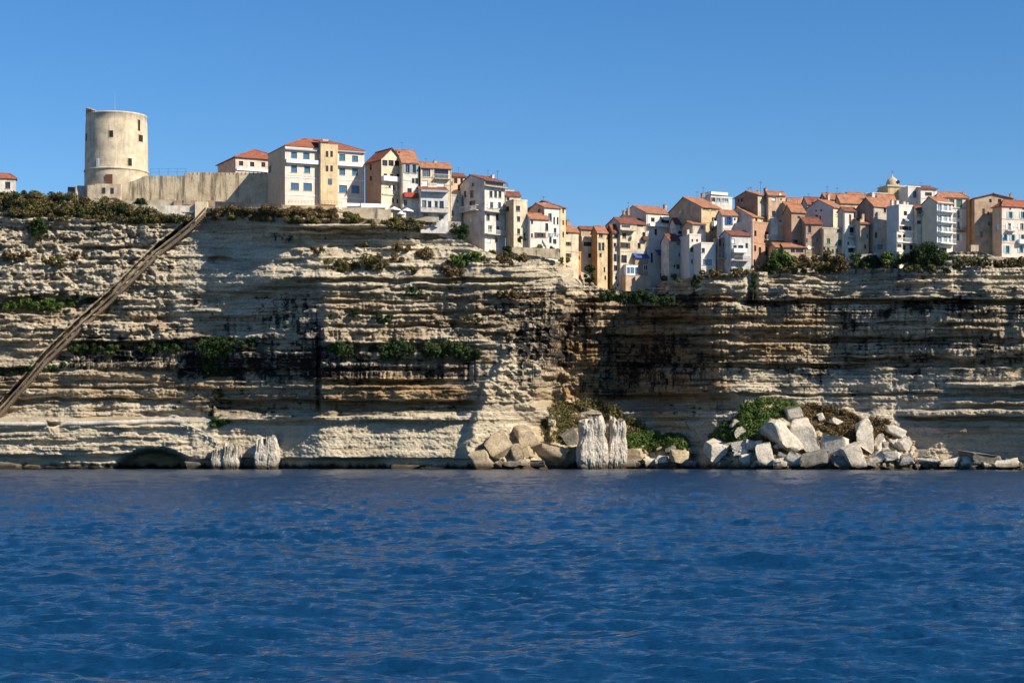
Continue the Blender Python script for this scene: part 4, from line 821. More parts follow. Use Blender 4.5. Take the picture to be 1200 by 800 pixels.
H_('house', 'tan-fronted house with blue-white shutters and red hipped roof at the right edge', ab, 1163, 1174, 1216, 242, 300, 1.8, 20, 'pinkw', 'peach', 'hip', 234.5, tile=0, base=6, old=.5,
   wins='1184,252,4,8,st;1183.8,245,2,2,vn;1199,245,2,2,vn;1198.5,252,4,8,st;1182.6,265.5,4,8,sw;1197.3,265.5,4,8,sw;1178,278.3,3.6,7.5,st;1187,278.5,3.6,7.5,st;1198.3,278.5,3.6,7.5,st;1180.5,292.3,4,9,st;1196.7,291.5,4,9,st', sw='1168.7,266,3,7,cw',
   extra=(('balcony', 1178, 1188, 270.5, .9, 'r', .9, 'c', 'w'), ('balcony', 1192, 1205, 285.5, .9, 'p', 1.0, 'c', 'w'), ('band', 1174, 1216, 257.5, .2, 'c', .08), ('band', 1174, 1216, 285, .2, 'c', .08)), chim=((1190, 233.5, 3, 6, 'brick'),))
# back rows
H_('house', 'small roof with cream chimney stack far behind the narrow pink house', 'house', 921, 924, 941, 238, 262, 26, 14, 'stonew', None, 'gable', 232.5, tile=2, base=4, wins='934,242,4,3,vn', chim=((939, 231, 2.2, 4, 'stonew'), (944, 232.5, 2, 4, 'stonew')))
H_('house', 'dark long-roofed house lying behind the brown-fronted house', 'house', 940, 946, 963, 238.5, 262, 22, 20, 'grey', 'grey', 'gable', 231.5, tile=1, base=4, chim=((959.5, 231, 2, 4, 'peach'),))
H_('house', 'beige house with one brown window on the skyline behind the pale gable', 'house', 961, 967.5, 982, 232.5, 262, 20, 20, 'cream', 'brown', 'gable', 227, tile=2, base=4, wins='975.2,232.5,2.6,6,vn', chim=((979, 225.5, 2.4, 4, 'pink'), (985, 225, 2.4, 6, 'brick')), extra=(('antenna', 981, 220), ('antenna', 969, 225)))
H_('house', 'skyline house with wide bright orange roof left of the stone gable', 'house', 981, 985, 1011, 237, 262, 16, 16, 'ochre', None, 'gable', 228, tile=2, base=4, rf=.7)
H_('house', 'pinkish skyline house behind the stone-gabled house', 'house', None, 1001, 1018, 232, 255, 22, 14, 'pinkw', None, 'gable', 226, tile=2, base=4, chim=((1015, 225, 2.6, 4, 'cream'),))
H_('house', 'white terraced skyline house with pergola wall left of the church', 'house', 1018, 1022, 1040, 227, 255, 20, 18, 'bluew_shade', 'pinkw', 'flat', base=4, chim=((1029.5, 224, 2.6, 4, 'white'), (1023, 224.5, 2.4, 4, 'white')))
H_('house', 'house with steep orange roof below the ochre church drum', 'house', 1029, 1032, 1052, 240, 262, 10, 22, 'cream', None, 'gable', 228, tile=2, base=4, rf=.6, chim=((1038, 232, 2, 2, 'white'), (1033, 230, 2, 2, 'white')))
H_('house', 'flat roofed house with a low rooftop shed far behind the slim white house', 'house', None, 1040, 1056, 223, 245, 32, 10, 'peach', None, 'gable', 221, tile=2, base=4)

def E(px): return Y0-float(cliff_D(np.array([float(px)]), np.array([float(TOP(px))+2]))[0])   # distance of the cliff rim
# ------------------------------------------------------------------ church with cupola
def church():
    Yc = Y0+14; c = P(1051, 238, Yc); k = Yc/F
    root = empty('church', (c.x, c.y, c.z-3), R(16)); tag(root, 'ochre church lantern block topped by a pale stone cupola on the skyline', 'church')
    zt = (238-219)*k+3; W = 11.5*k
    q = MB(); q.box(-W, W, 0, 2*W, 0, zt); q.box(-W-.3, W+.3, -.3, 2*W+.3, zt+.002, zt+.4, 1); q.build('wall', [wallmat(WC['ochre'], .6), M_CONC], root)
    q = MB(); r = 7.6*k; zc = zt+.4; q.lathe([(r, zc+.002), (r, zc+.4), (r*.97, zc+.8), (r*.88, zc+1.25), (r*.7, zc+1.75), (r*.45, zc+2.1), (r*.2, zc+2.35), (.12, zc+2.8), (.1, zc+3.1)], 24, 0, (0, W))
    d = q.build('dome', [wallmat((0.55, 0.45, 0.32), .8)], root, True)
    q = MB(); q.bar((0, W, zc+3.0), (0, W, zc+4.0), .05); q.bar((-.3, W, zc+3.6), (.3, W, zc+3.6), .05); q.build('cross', [M_DARK], d)
    q = MB(); q.lathe([(.45, 0), (.45, .1)], 12); w_ = q.build('window', [M_SHADE], d); w_.location = (.8, W-r*.97, zc+.95); w_.rotation_euler = (R(90), 0, 0)
    ms = win_meshes(2.6*k, 9*k, 'cn'); w_ = link('window', ms['window'], root); w_.location = (5.5*k, -.0, 4.5)
church()

# ------------------------------------------------------------------ round tower on the left
def tower():
    Yc = Y0+8.5; k = Yc/F; c = P(136.5, 225, Yc+7.6); c.z = P(136.5, 225, Yc).z
    root = empty('round_tower', (c.x, c.y, c.z-1)); tag(root, 'massive round cream stone tower with small square windows and a thin mast', 'tower')
    z = lambda py: (225-py)*k+1
    r0, r1 = 37.3*k, 35.4*k
    prof = [(r0*1.005, -2), (r0*1.002, z(202)), (r0, z(198.2)), (r0+.02, z(197.9)), (r0+.2, z(197.5)), (r0+.22, z(196.6)), (r0+.2, z(195.8)), (r0-.04, z(195.4)), (r0-.06, z(194.8)), (r0*.985, z(170)), (r1+.15, z(140)), (r1, z(131.5)), (r1+.15, z(131)), (r1+.1, z(129.6)), (r1-.9, z(129.5))]
    wins = [(105, 158, 3, 8.5), (138, 157, 4.6, 8), (168.3, 159, 3.6, 8), (167, 144, 2.0, 13), (158, 189, 3.8, 9)]
    q = MB(); q.lathe(prof, 96); wl = q.build('wall', [wallmat(WC['tower'], .75)], root, True)
    q = MB(); q.lathe([(r1-.9, z(129.5)-.6), (r1-.9, z(129.5)+.01)], 48)
    # brick remnant on the rim
    for i in range(13):
        a = R(180+2-i*4.6+0); b_ = a-R(4.4); hh = (1.5, 1.6, 1.55, 1.6, 1.5, 1.55, 1.4, 1.2, 1.1, .9, .8, .5, .3)[i]
        rr0, rr1 = r1-.75, r1+.05; zz = z(129.6)
        a, b_ = -a, -b_
        pts = [(rr0*math.cos(a), rr0*math.sin(a), zz), (rr1*math.cos(a), rr1*math.sin(a), zz), (rr1*math.cos(b_), rr1*math.sin(b_), zz), (rr0*math.cos(b_), rr0*math.sin(b_), zz)]
        q.prism(pts, (0, 0, hh))
    q.build('rim_parapet', [wallmat(WC['brown'], .9)], root)
    q = MB(); q.bar((-2*k, 0, z(129)), (-2*k, 0, z(100)), .09, 0, 5, .03); q.build('mast', [M_GREYP], root)
    def onwall(px, py):
        s = (px-136.5)*k; rr = (r0*.985+r1)/2; a = math.asin(max(-.985, min(.985, s/rr))); zz = z(py)
        r_ = float(np.interp(zz, [p[1] for p in prof[8:13]], [p[0] for p in prof[8:13]]))
        return a, Vector((r_*math.sin(a), -r_*math.cos(a), zz))
    for cx, cy, ww, hh in wins:
        a, p = onwall(cx, cy); wm_ = max(.5, ww*k/max(.35, math.cos(a))); h2 = hh*k
        q = MB(); t = .14
        q.box(-wm_/2-t, wm_/2+t, -.05, .3, -h2/2-t, -h2/2); q.box(-wm_/2-t, wm_/2+t, -.05, .3, h2/2, h2/2+t); q.box(-wm_/2-t, -wm_/2, -.05, .3, -h2/2, h2/2); q.box(wm_/2, wm_/2+t, -.05, .3, -h2/2, h2/2)
        o = q.build('window', [wallmat(WC['tower'], .9)], root); o.location = p; o.rotation_euler = (0, 0, a)
        q = MB(); q.box(-wm_/2, wm_/2, -.03, .2, -h2/2, h2/2); q.build('opening', [M_SHADE], o)
    a, p = onwall(122, 190); q = MB(); q.box(-.4, .4, -.06, .3, -1, 1); o = q.build('niche', [M_WHITE], root); o.location = p; o.rotation_euler = (0, 0, a)
    a, p = onwall(136, 210); q = MB(); q.box(-.8, .8, -.25, .4, -1.15, 1.15); o = q.build('door', [M_WOOD], root); o.location = (p.x, -r0*1.0, p.z); o.rotation_euler = (0, 0, a)
tower()

# ------------------------------------------------------------------ fort wall, ramparts, terraces
def wallpoly(name, label, cat, pts, Y, dep, mat, group=None, slope=0.0):
    """a wall outline measured in the photo, stood at distance Y with real thickness"""
    x0 = pts[0][0]
    V = [P(a, b, Y+slope*(a-x0)) for a, b in pts]
    c = V[0].copy(); q = MB(); q.prism([v-c for v in V], (0, dep, 0)); o = q.build(name, [mat]); o.location = c
    return tag(o, label, cat, group)
YW = Y0+11.0
fw = wallpoly('fort_wall', 'long weathered stone rampart wall running right from the round tower', 'wall',
    [(142, 240), (142, 216), (158, 211.5), (170, 206), (216, 206), (216, 203), (226, 202), (322, 203), (328, 240)], YW-1.5, 3, M_STONE)
q = MB(); c = fw.location
for i in range(22): v = P(222+i*4.7, 202.3, YW-1.5)-c; q.box(v.x-.12, v.x+.12, -.06, .2, v.z-.45, v.z+.05)
q.build('coping', [wallmat(WC['brown'], .9)], fw)
fa = wallpoly('guardroom', 'low stone guardroom with two dark windows at the foot of the round tower', 'building', [(102.5, 239), (102.5, 217), (111, 217), (111, 215.5), (141.5, 215.5), (141.5, 239)], YW-3.2, 3.5, wallmat(WC['tower'], 1.0))
for cx, cy in ((121.7, 223.3), (131.6, 223.6)):
    ms = win_meshes(.9, 1.4, 'on'); v = P(cx, cy+3.3, YW-3.2)-fa.location; w_ = link('window', ms['window'], fa); w_.location = (v.x, -.06, v.z); link('pane', ms['pane'], w_)
q = MB(); v = P(134, 236, YW-3.2)-fa.location; q.box(v.x-.55, v.x+.55, -.08, .02, v.z-.9, v.z+.9); q.build('door', [M_WOOD], fa)
wallpoly('parapet_wall', 'low pale parapet in front of the rampart with brown gaps', 'wall', [(104, 241), (104, 233), (155, 235.5), (205, 233.5), (206, 242)], YW-4, .6, wallmat(WC['stonew'], .9))
for i, (a, b_, lab) in enumerate(((203.5, 213.5, 'left of the standing person'), (223.5, 231, 'between the person and the pale stair head'), (239.5, 252, 'right of the pale stair head'))):
    wallpoly('parapet_block', 'brown brick parapet block '+lab, 'wall', [(a, 242), (a, 235), (b_, 235), (b_, 242)], YW-4.6, .9, wallmat(WC['brown'], .9), 'brown parapet blocks along the rampart foot')
wallpoly('retaining_wall', 'whitewashed retaining wall under the rampart left of the stairway head', 'wall', [(168, 243), (171, 241), (228, 241), (228, 256), (182, 256)], YW-5.3, 2.5, wallmat((0.72, 0.66, 0.55), 1.2))
wallpoly('stair_head', 'bright cream masonry pier where the cliff stairway meets the rampart', 'wall', [(228.5, 264), (228.5, 236.5), (243, 236.5), (243, 243), (232.5, 258)], YW-6.2, 2.6, wallmat((0.66, 0.56, 0.40), .4))
wallpoly('clifftop_wall', 'long brown parapet wall below the large pale building', 'wall', [(252, 244), (252, 236), (330, 239), (330, 246)], 454.8, .7, wallmat(WC['tan'], .9), slope=-.165)
wallpoly('terrace_wall', 'tan terrace wall in front of the large pale building with dark rail above', 'wall', [(331, 246), (331, 240), (393, 241.5), (393, 246)], 0+Y0-8.0, .8, wallmat(WC['tan'], .8))
wallpoly('buttress_pier', 'pale leaning concrete pier below the right corner of the large pale building', 'wall', [(388, 243), (397, 243), (399, 247), (399, 262), (396, 262), (395.5, 249)], Y0-9.5, 1.5, wallmat(WC['stonew'], .5))
wallpoly('garden_wall', 'rough stone garden wall under the white restaurant awnings', 'wall', [(401, 256), (401, 243.5), (428, 243), (458, 246), (459, 258)], Y0-8.4, 1.2, M_STONE)
wallpoly('garden_wall', 'low cream wall below the shaded balcony house', 'wall', [(486, 260), (486, 253), (514, 254.5), (514, 260)], 443.2, 1.0, wallmat(WC['stonew'], .6))
wallpoly('garden_wall', 'pale yard wall with doorway between the balcony house and the tall grey tower house', 'wall', [(514, 276), (514, 259), (540, 260), (540, 284)], Y0-4.2, 1.0, wallmat(WC['grey'], .6))
wallpoly('garden_wall', 'stone terrace wall under the white laundry house', 'wall', [(600, 296), (600, 289), (655, 292), (656, 304)], Y0-7.6, 1.0, M_STONE)
wallpoly('terrace_wall', 'low wall with grey coping in front of the stone-shuttered house', 'wall', [(930, 302), (930, 299.5), (946, 298.5), (947, 300), (962, 299.5), (962, 302)], E(945)+.8, 1.0, M_STONE)
wallpoly('terrace_wall', 'pale garden wall at the foot of the stone-gabled house', 'wall', [(1008, 303), (1008, 298), (1031, 297), (1031, 302)], E(1020)+.8, 1.0, wallmat(WC['grey'], .9))
wallpoly('terrace_wall', 'square stone kiosk wall among rocks under the large tan gable', 'wall', [(1138, 296), (1138, 287), (1147, 287), (1147, 296)], E(1142)+.8, 1.5, M_STONE)

def railing(name, label, x0, x1, y0, y1, Y, h, n, mat):
    a = P(x0, y0, Y); b_ = P(x1, y1, Y); q = MB(); d = b_-a
    for i in range(n+1): p = d*(i/n); q.bar(p, p+Vector((0, 0, h)), .04)
    for f in (.5, .98): q.bar(Vector((0, 0, h*f)), d+Vector((0, 0, h*f)), .025)
    o = q.build(name, [mat]); o.location = a; return tag(o, label, 'railing')
railing('railing', 'thin wire railing on posts along the rampart beside the round tower', 176, 218, 206, 205.5, YW+.2, 1.7, 4, M_DARK)
railing('railing', 'dark timber railing along the terrace of the large pale building', 338, 400, 238.5, 239.5, Y0-7.5, .75, 16, M_WOOD)

def person():
    p = P(214.5, 242, YW-4.4)
    me = bpy.data.meshes.new('person'); js = [(0, 0, .95), (0, 0, 1.2), (0, 0, 1.42), (0, -.01, 1.55), (0, -.02, 1.68), (.2, 0, 1.4), (.27, -.05, 1.13), (.32, -.16, .93), (-.2, 0, 1.4), (-.26, .02, 1.13), (-.25, -.06, .88), (.1, 0, .9), (.12, -.03, .48), (.12, 0, .06), (.12, -.16, .04), (-.1, 0, .9), (-.14, .02, .48), (-.17, .04, .06), (-.18, -.12, .04)]
    es = [(0, 1), (1, 2), (2, 3), (3, 4), (2, 5), (5, 6), (6, 7), (2, 8), (8, 9), (9, 10), (0, 11), (11, 12), (12, 13), (13, 14), (0, 15), (15, 16), (16, 17), (17, 18)]
    me.from_pydata(js, es, []); o = link('person', me); o.location = (p.x, p.y, p.z); o.rotation_euler = (0, 0, R(25))
    md = o.modifiers.new('skin', 'SKIN'); rr = [.15, .14, .14, .06, .10, .06, .05, .035, .06, .05, .035, .09, .065, .05, .03, .09, .065, .05, .03]
    for v, r_ in zip(me.skin_vertices[0].data if me.skin_vertices else [], rr): v.radius = (r_, r_*.85)
    if not me.skin_vertices:
        bm = bmesh_skin(me, rr)
    o.modifiers.new('sub', 'SUBSURF').levels = 1
    me.materials.append(plain('dark_clothes', (0.04, 0.05, 0.09), .9)); o.modifiers['sub'].render_levels = 1
    tag(o, 'person in dark clothes standing at the rampart foot near the head of the stairway', 'person')
def bmesh_skin(me, rr):
    import bmesh
    bm = bmesh.new(); bm.from_mesh(me); lay = bm.verts.layers.skin.verify(); bm.verts.ensure_lookup_table()
    for v, r_ in zip(bm.verts, rr): v[lay].radius = (r_, r_*.85)
    bm.verts[0][lay].use_root = True; bm.to_mesh(me); bm.free()
person()

# restaurant awnings and parasols
def awn(label, x0, x1, y0, y1, Y):
    a = P(x0, y0, Y); k = Y/F; W = (x1-x0)*k; h = (y1-y0)*k
    root = empty('awning', (a.x, a.y, a.z-h-2.2), R(4)); tag(root, label, 'awning', 'white awnings of the clifftop terrace')
    z1 = h+2.2; q = MB(); q.slab([(0, 0, z1-h*.55), (W, 0, z1-h*.55-.1), (W, 2.6, z1), (0, 2.6, z1+.1)], .05); q.box(0, W, -.03, -.002, z1-h-.05, z1-h*.55); q.build('canopy', [M_CLOTH], root)
    for u in (0.1, W-.1):
        q = MB(); q.bar((u, .05, 0), (u, .05, z1-h*.6), .04); q.build('post', [M_GREYP], root)
awn('low white awning nearest the large pale building on the terrace', 401, 422, 236.5, 241.5, E(412)+1.6)
awn('long white awning stretching in front of the orange-brown sided house', 423, 456, 237, 243, E(440)+1.4)
def parasol(label, cx, cy, w_, Y, open_=True):
    k = Y/F; c = P(cx, cy, Y); r = w_*k/2
    root = empty('parasol', (c.x, c.y, c.z-2.7)); tag(root, label, 'parasol', 'white parasols on the clifftop terrace')
    q = MB(); q.bar((0, 0, 0), (0, 0, 2.75), .035); q.build('pole', [M_GREYP], root)
    q = MB(); n = 4; m_ = 8
    for i in range(m_):
        a0, a1 = 2*math.pi*i/m_, 2*math.pi*(i+1)/m_
        p0 = (r*math.cos(a0), r*math.sin(a0), 2.0); p1 = (r*math.cos(a1), r*math.sin(a1), 2.0)
        q.face([p0, p1, (0, 0, 2.7)]); q.face([(p0[0], p0[1], 1.75), (p1[0], p1[1], 1.75), p1, p0])
    q.build('canopy', [M_CLOTH], root)
parasol('square white parasol just right of the long white awning', 462, 242, 15, E(462)+2)
parasol('white parasol rightmost on the restaurant terrace', 477, 243.5, 15, E(477)+1.6)
parasol('small white parasol in front of the rightmost one, above the garden wall', 470, 247, 10, E(470)+1)

# laundry and dishes
def laundry():
    a = P(642, 273.2, E(640)+.6); b_ = P(656, 274.5, E(655)-1); root = empty('laundry_line', a); tag(root, 'washing line with white and light blue laundry under the white house windows', 'laundry')
    d = b_-a; q = MB(); q.bar((0, 0, 0), d, .02); q.build('line', [M_GREYP], root)
    for i, (t0, t1, hh, m_) in enumerate(((.02, .25, .8, M_TEAL), (.3, .5, .9, M_CLOTH), (.55, .72, .6, M_TEAL), (.76, .97, .75, M_CLOTH))):
        q = MB(); x0, x1 = d*t0, d*t1
        q.prism([x0, x1, x1+Vector((.03, .02, -hh)), (x0+x1)/2+Vector((0, -.08, -hh*.93)), x0+Vector((-.02, .03, -hh*1.05))], (0, .03, 0)); q.build('cloth', [m_], root)
laundry()
def dish(label, px, py, Y, r):
    c = P(px, py, Y); root = empty('satellite_dish', c, R(20)); tag(root, label, 'satellite dish', 'white satellite dishes')
    q = MB(); n = 14; prev = [(0, 0.12*0, 0)]
    rings = [[(rr*math.cos(2*math.pi*i/n), -(rr/r)**2*.18*r*2, rr*math.sin(2*math.pi*i/n)) for i in range(n)] for rr in (r*.4, r*.75, r)]
    for i in range(n):
        j = (i+1) % n; q.face([(0, 0, 0), rings[0][i], rings[0][j]])
        for a in (0, 1): q.face([rings[a][i], rings[a+1][i], rings[a+1][j], rings[a][j]])
    q.build('reflector', [M_WHITE], root); q = MB(); q.bar((0, .02, 0), (0, .5, -.6), .03); q.bar((0, -.1, -r*.9), (0, -.6, 0), .02); q.build('arm', [M_GREYP], root)
dish('white dish on the lean-to roof beside the brown row house', 948.3, 289.5, E(945)+.6, .55)
dish('white dish on the balcony corner of the shuttered house at the right edge', 1190.3, 268.5, E(1174)+.6, .4)
dish('small white dish on the skyline chimney of the patched peach house', 914.5, 228, E(914)+8, .35)

# ------------------------------------------------------------------ stairway cut down the cliff, coast path
def stairway():
    xs = np.arange(-45, 243, 2.0); ys = np.interp(xs, _sx, _sy); Y = Y0-stair_D(xs)
    Yo = Y-1.3; root = empty('cliff_stairway', P(120, 356, Yo[80])); tag(root, 'long straight stairway with parapet cut diagonally down the cliff face on the left', 'stairway')
    base = root.location
    def strip(name, top, thick, y0, y1, mat):
        V = []; 
        for i in range(len(xs)):
            pr = 0.04*math.sin(i*.9)
            for dy, dz in ((y0, top), (y1, top), (y1, top-thick), (y0, top-thick)):
                p = P(xs[i], ys[i], Yo[i])-base; V.append((p.x, p.y+dy, p.z+dz+pr))
        Q = []
        for i in range(len(xs)-1):
            a = i*4
            for j in range(4): k_ = (j+1) % 4; Q.append((a+j, a+k_, a+4+k_, a+4+j))
        me = np_mesh(name, V, Q, [mat]); return link(name, me, root)
    m = wallmat((0.18, 0.135, 0.095), 1.0)
    strip('parapet', -0.1, .42, -.5, -.05, m); strip('coping', .0, .095, -.58, .02, wallmat((0.40, 0.33, 0.24), .8))
    q = MB(); n = 150
    for i in range(n):
        f = i/n*(len(xs)-1.001); j = int(f); g = f-j; x = xs[j]*(1-g)+xs[j+1]*g; y = ys[j]*(1-g)+ys[j+1]*g; YY = Yo[j]*(1-g)+Yo[j+1]*g
        p = P(x, y, YY)-base; q.box(p.x-.25, p.x+.25, p.y-.04, p.y+3.4, p.z-1.9, p.z-1.05)
    q.build('steps', [wallmat((0.20, 0.155, 0.11), .8)], root)
stairway()
def coast_path():
    segs = [(-200, 56), (71, 214)]
    for i, (a, b_) in enumerate(segs):
        xs = np.arange(a, b_+1, 3.0); ys = np.interp(xs, _cx, _cy)-1.5; D = surf_D(xs, ys+4); D = np.convolve(np.pad(D, 4, 'edge'), np.ones(9)/9, 'valid')
        base = P(xs[0], ys[0], Y0-D[0]); V = []
        for x, y, d in zip(xs, ys, D):
            p = P(x, y, Y0-d-.3)-base
            for dy, dz in ((0, .3), (.35, .3), (.35, -.75), (0, -.75)): V.append((p.x, p.y+dy, p.z+dz+.05*math.sin(x*.7)))
        Q = [(i_*4+j, i_*4+(j+1) % 4, i_*4+4+(j+1) % 4, i_*4+4+j) for i_ in range(len(xs)-1) for j in range(4)]
        o = link('path_parapet', np_mesh('path_parapet', V, Q, [wallmat((0.55, 0.50, 0.42), .6)])); o.location = base
        tag(o, ('pale low parapet of the coast path at the left edge, before the gap', 'pale low parapet of the coast path from the gap to the cave')[i], 'wall')
    xs = np.array([212, 220, 228, 236, 243, 249, 254, 258.]); ys = np.array([494, 497, 501, 504.5, 508.5, 512, 516.5, 519.]); D = np.max([surf_D(xs, ys+o) for o in (-3, 0, 3)], 0)+.5
    pts = [P(x, y, Y0-d) for x, y, d in zip(xs, ys, D)]; q = MB(); c = pts[0].copy()
    for a, b_ in zip(pts[:-1], pts[1:]): q.bar(a-c, b_-c, .2); q.bar(a-c, a-c+Vector((0, 0, -1.2)), .12)
    o = q.build('path_handrail', [wallmat((0.6, 0.56, 0.5), .3)]); o.location = c; tag(o, 'pale curved handrail dropping from the coast path to the jagged white rock', 'railing')
coast_path()

# ------------------------------------------------------------------ rocks
def mat_rock(c0, c1, nm):
    m, t, b = newmat(nm); g = N(t, 'ShaderNodeNewGeometry'); pos = g.outputs['Position']
    n = tex_noise(t, .5, 6, pos, .65); f = tex_noise(t, 2.2, 6, pos, .7)
    r = ramp(t, n.outputs[0], [(.3, c0), (.62, c1)]); f2 = ramp(t, f.outputs[0], [(.3, (.5, .5, .5)), (.5, (.95, .95, .95)), (.7, (1.12, 1.1, 1.08))])
    c = mix(t, 1.0, r.outputs[0], f2.outputs[0], 'MULTIPLY')
    s = N(t, 'ShaderNodeSeparateXYZ'); t.links.new(pos, s.inputs[0]); a = math_n(t, 'ADD', s.outputs[2], math_n(t, 'MULTIPLY', n.outputs[0], 1.5))
    k_ = N(t, 'ShaderNodeMapRange'); k_.inputs[1].default_value = 1.3; k_.inputs[2].default_value = 2.6; k_.inputs[3].default_value = 1; k_.inputs[4].default_value = 0; t.links.new(a, k_.inputs[0])
    c = mix(t, k_.outputs[0], c, (0.06, 0.045, 0.028))
    t.links.new(c, b.inputs['Base Color']); b.inputs['Roughness'].default_value = .95; b.inputs['Specular IOR Level'].default_value = .1
    t.links.new(bump(t, f.outputs[0], .35, .9), b.inputs['Normal']); return m
R_WH = mat_rock((0.46, 0.40, 0.31), (0.70, 0.64, 0.53), 'white_limestone'); R_TN = mat_rock((0.34, 0.26, 0.16), (0.50, 0.41, 0.28), 'tan_limestone'); R_GR = mat_rock((0.14, 0.13, 0.11), (0.27, 0.25, 0.22), 'dark_limestone')
R_ST = mat_rock((0.34, 0.30, 0.24), (0.60, 0.55, 0.46), 'grey_white_limestone')
import bmesh
_ico = bmesh.new(); bmesh.ops.create_icosphere(_ico, subdivisions=4, radius=1.0); _ico.verts.ensure_lookup_table()
IV = np.array([v.co[:] for v in _ico.verts]); IF = np.array([[v.index for v in f.verts] for f in _ico.faces]); _ico.free()
def rock_mesh(seed, flute=0.0):
    rg = np.random.default_rng(seed); v = IV*1.25
    ax = [np.array(q_, float) for q_ in ((1, 0, 0), (-1, 0, 0), (0, 1, 0), (0, -1, 0), (0, 0, 1), (0, 0, -1))]
    for i in range(12):
        if i < 6: n = ax[i]+rg.normal(size=3)*.22; d = rg.uniform(.48, .66)
        else: n = rg.normal(size=3); d = rg.uniform(.62, .86)
        n /= np.linalg.norm(n); s = v@n; ex = np.maximum(s-d, 0); v = v-ex[:, None]*n*.995
    v = v+IV*(.035*fbm(v[:, 0]*2.5+seed, v[:, 2]*2.5+v[:, 1]*1.3, 4, seed % 97)+.025*fbm(v[:, 0]*9+seed, v[:, 2]*9+v[:, 1]*7, 2, 5))[:, None]
    v = v*(1+.05*vn(v[:, 2]*7+seed, v[:, 0]*.8, 12)[:, None]*np.array([1, 1, 0]))
    if flute: v = v*(1+flute*(np.abs(vn(np.arctan2(v[:, 1], v[:, 0])*6+seed, v[:, 2]*.6, 6))[:, None]-.4)*np.array([1, 1, 0]))
    return v
MOUNDS = {}
def mound(nm, label, xs, ytop, foot, seed, mat):
    X = np.arange(xs[0], xs[-1]+.1, 1.3); top = np.interp(X, xs, ytop)+1.0*fbm(X/6, X*0, 3, seed); ft = np.interp(X, xs, foot); n = 50
    s = np.linspace(0, 1, n)[:, None]; PX = np.broadcast_to(X, (n, len(X))); PY = top+s*(553-top)
    Yb = Y0-surf_D(X, top)-.6; kn = 41; pad = np.pad(Yb, kn//2, 'edge'); Yb = np.minimum(np.convolve(pad, np.hanning(kn)/np.hanning(kn).sum(), 'valid'), Yb); Yf = Y0-surf_D(X, np.full_like(X, 549)); pad = np.pad(Yf, kn//2, 'edge'); Yf = np.convolve(pad, np.hanning(kn)/np.hanning(kn).sum(), 'valid')-ft; Yf = np.minimum(Yf, Yb-2)
    Y = Yb+(Yf-Yb)*s**.8+1.9*fbm(PX/7, PY/6, 5, seed+1)*np.minimum(1, s*6)
    V = np.stack([(PX-600)*Y/F, Y, ZC+(HY-PY)*Y/F], -1).reshape(-1, 3)
    o = link(nm, np_mesh(nm, V, grid_q(n, len(X)), [mat])); tag(o, label, kind='structure')
    MOUNDS[nm] = (X, top, Yb, Yf)
    return o
m1 = (545, 565, 600, 630, 645, 660, 675, 700, 725, 750, 800, 812); 
mound('rubble_slope', None, [560, 590, 615, 640, 650, 675, 700, 725, 748, 770, 800, 814], [543, 512, 503, 497, 478, 471, 476, 488, 504, 508, 510, 542], [1, 5, 8, 10, 11, 12, 12, 11, 10, 10, 8, 2], 301, R_TN)
mound('boulder_slope', None, [812, 826, 845, 870, 895, 910, 930, 960, 990, 1012, 1040, 1062, 1080, 1200, 1330], [540, 520, 505, 489, 473, 468, 472, 483, 487, 497, 500, 510, 533, 541, 543], [2, 6, 8, 10, 11, 12, 12, 11, 10, 10, 9, 8, 5, 4, 4], 302, R_TN)
def mY(nm, px, py):
    X, top, Yb, Yf = MOUNDS[nm]; t = np.interp(px, X, top); s = min(1, max(0, (py-t)/(553-t))); b_ = np.interp(px, X, Yb); f_ = np.interp(px, X, Yf); return b_+(f_-b_)*s**.8
def rockY(px, py):
    if 815 <= px <= 1330: return mY('boulder_slope', px, py)
    if 562 <= px <= 812: return mY('rubble_slope', px, py)
    return Y0-float(surf_D(np.array([float(px)]), np.array([float(min(py, 549))]))[0])
def rock(px, py, w_, h_, tilt, mat, label, seed, name='boulder', group=None, out=0.3, dep=None, flute=0, yaw=0):
    Y = rockY(px, py+h_*.2)-out; k = Y/F; c = P(px, py, Y); v = rock_mesh(seed, flute)
    cy, sy_ = math.cos(yaw), math.sin(yaw)
    v = v-(v.max(0)+v.min(0))/2; v = v/(v.max(0)-v.min(0))*2
    v = v*np.array([w_*k/2, (dep or (w_+h_)*k/4), h_*k/2]); a = R(tilt); ca, sa = math.cos(a), math.sin(a)
    x, z = v[:, 0]*ca-v[:, 2]*sa, v[:, 0]*sa+v[:, 2]*ca; v = np.stack([x, v[:, 1], z], -1)
    me = np_mesh(name, v, IF, [mat]); o = link(name, me); o.location = c; tag(o, label, 'rock', group); return o
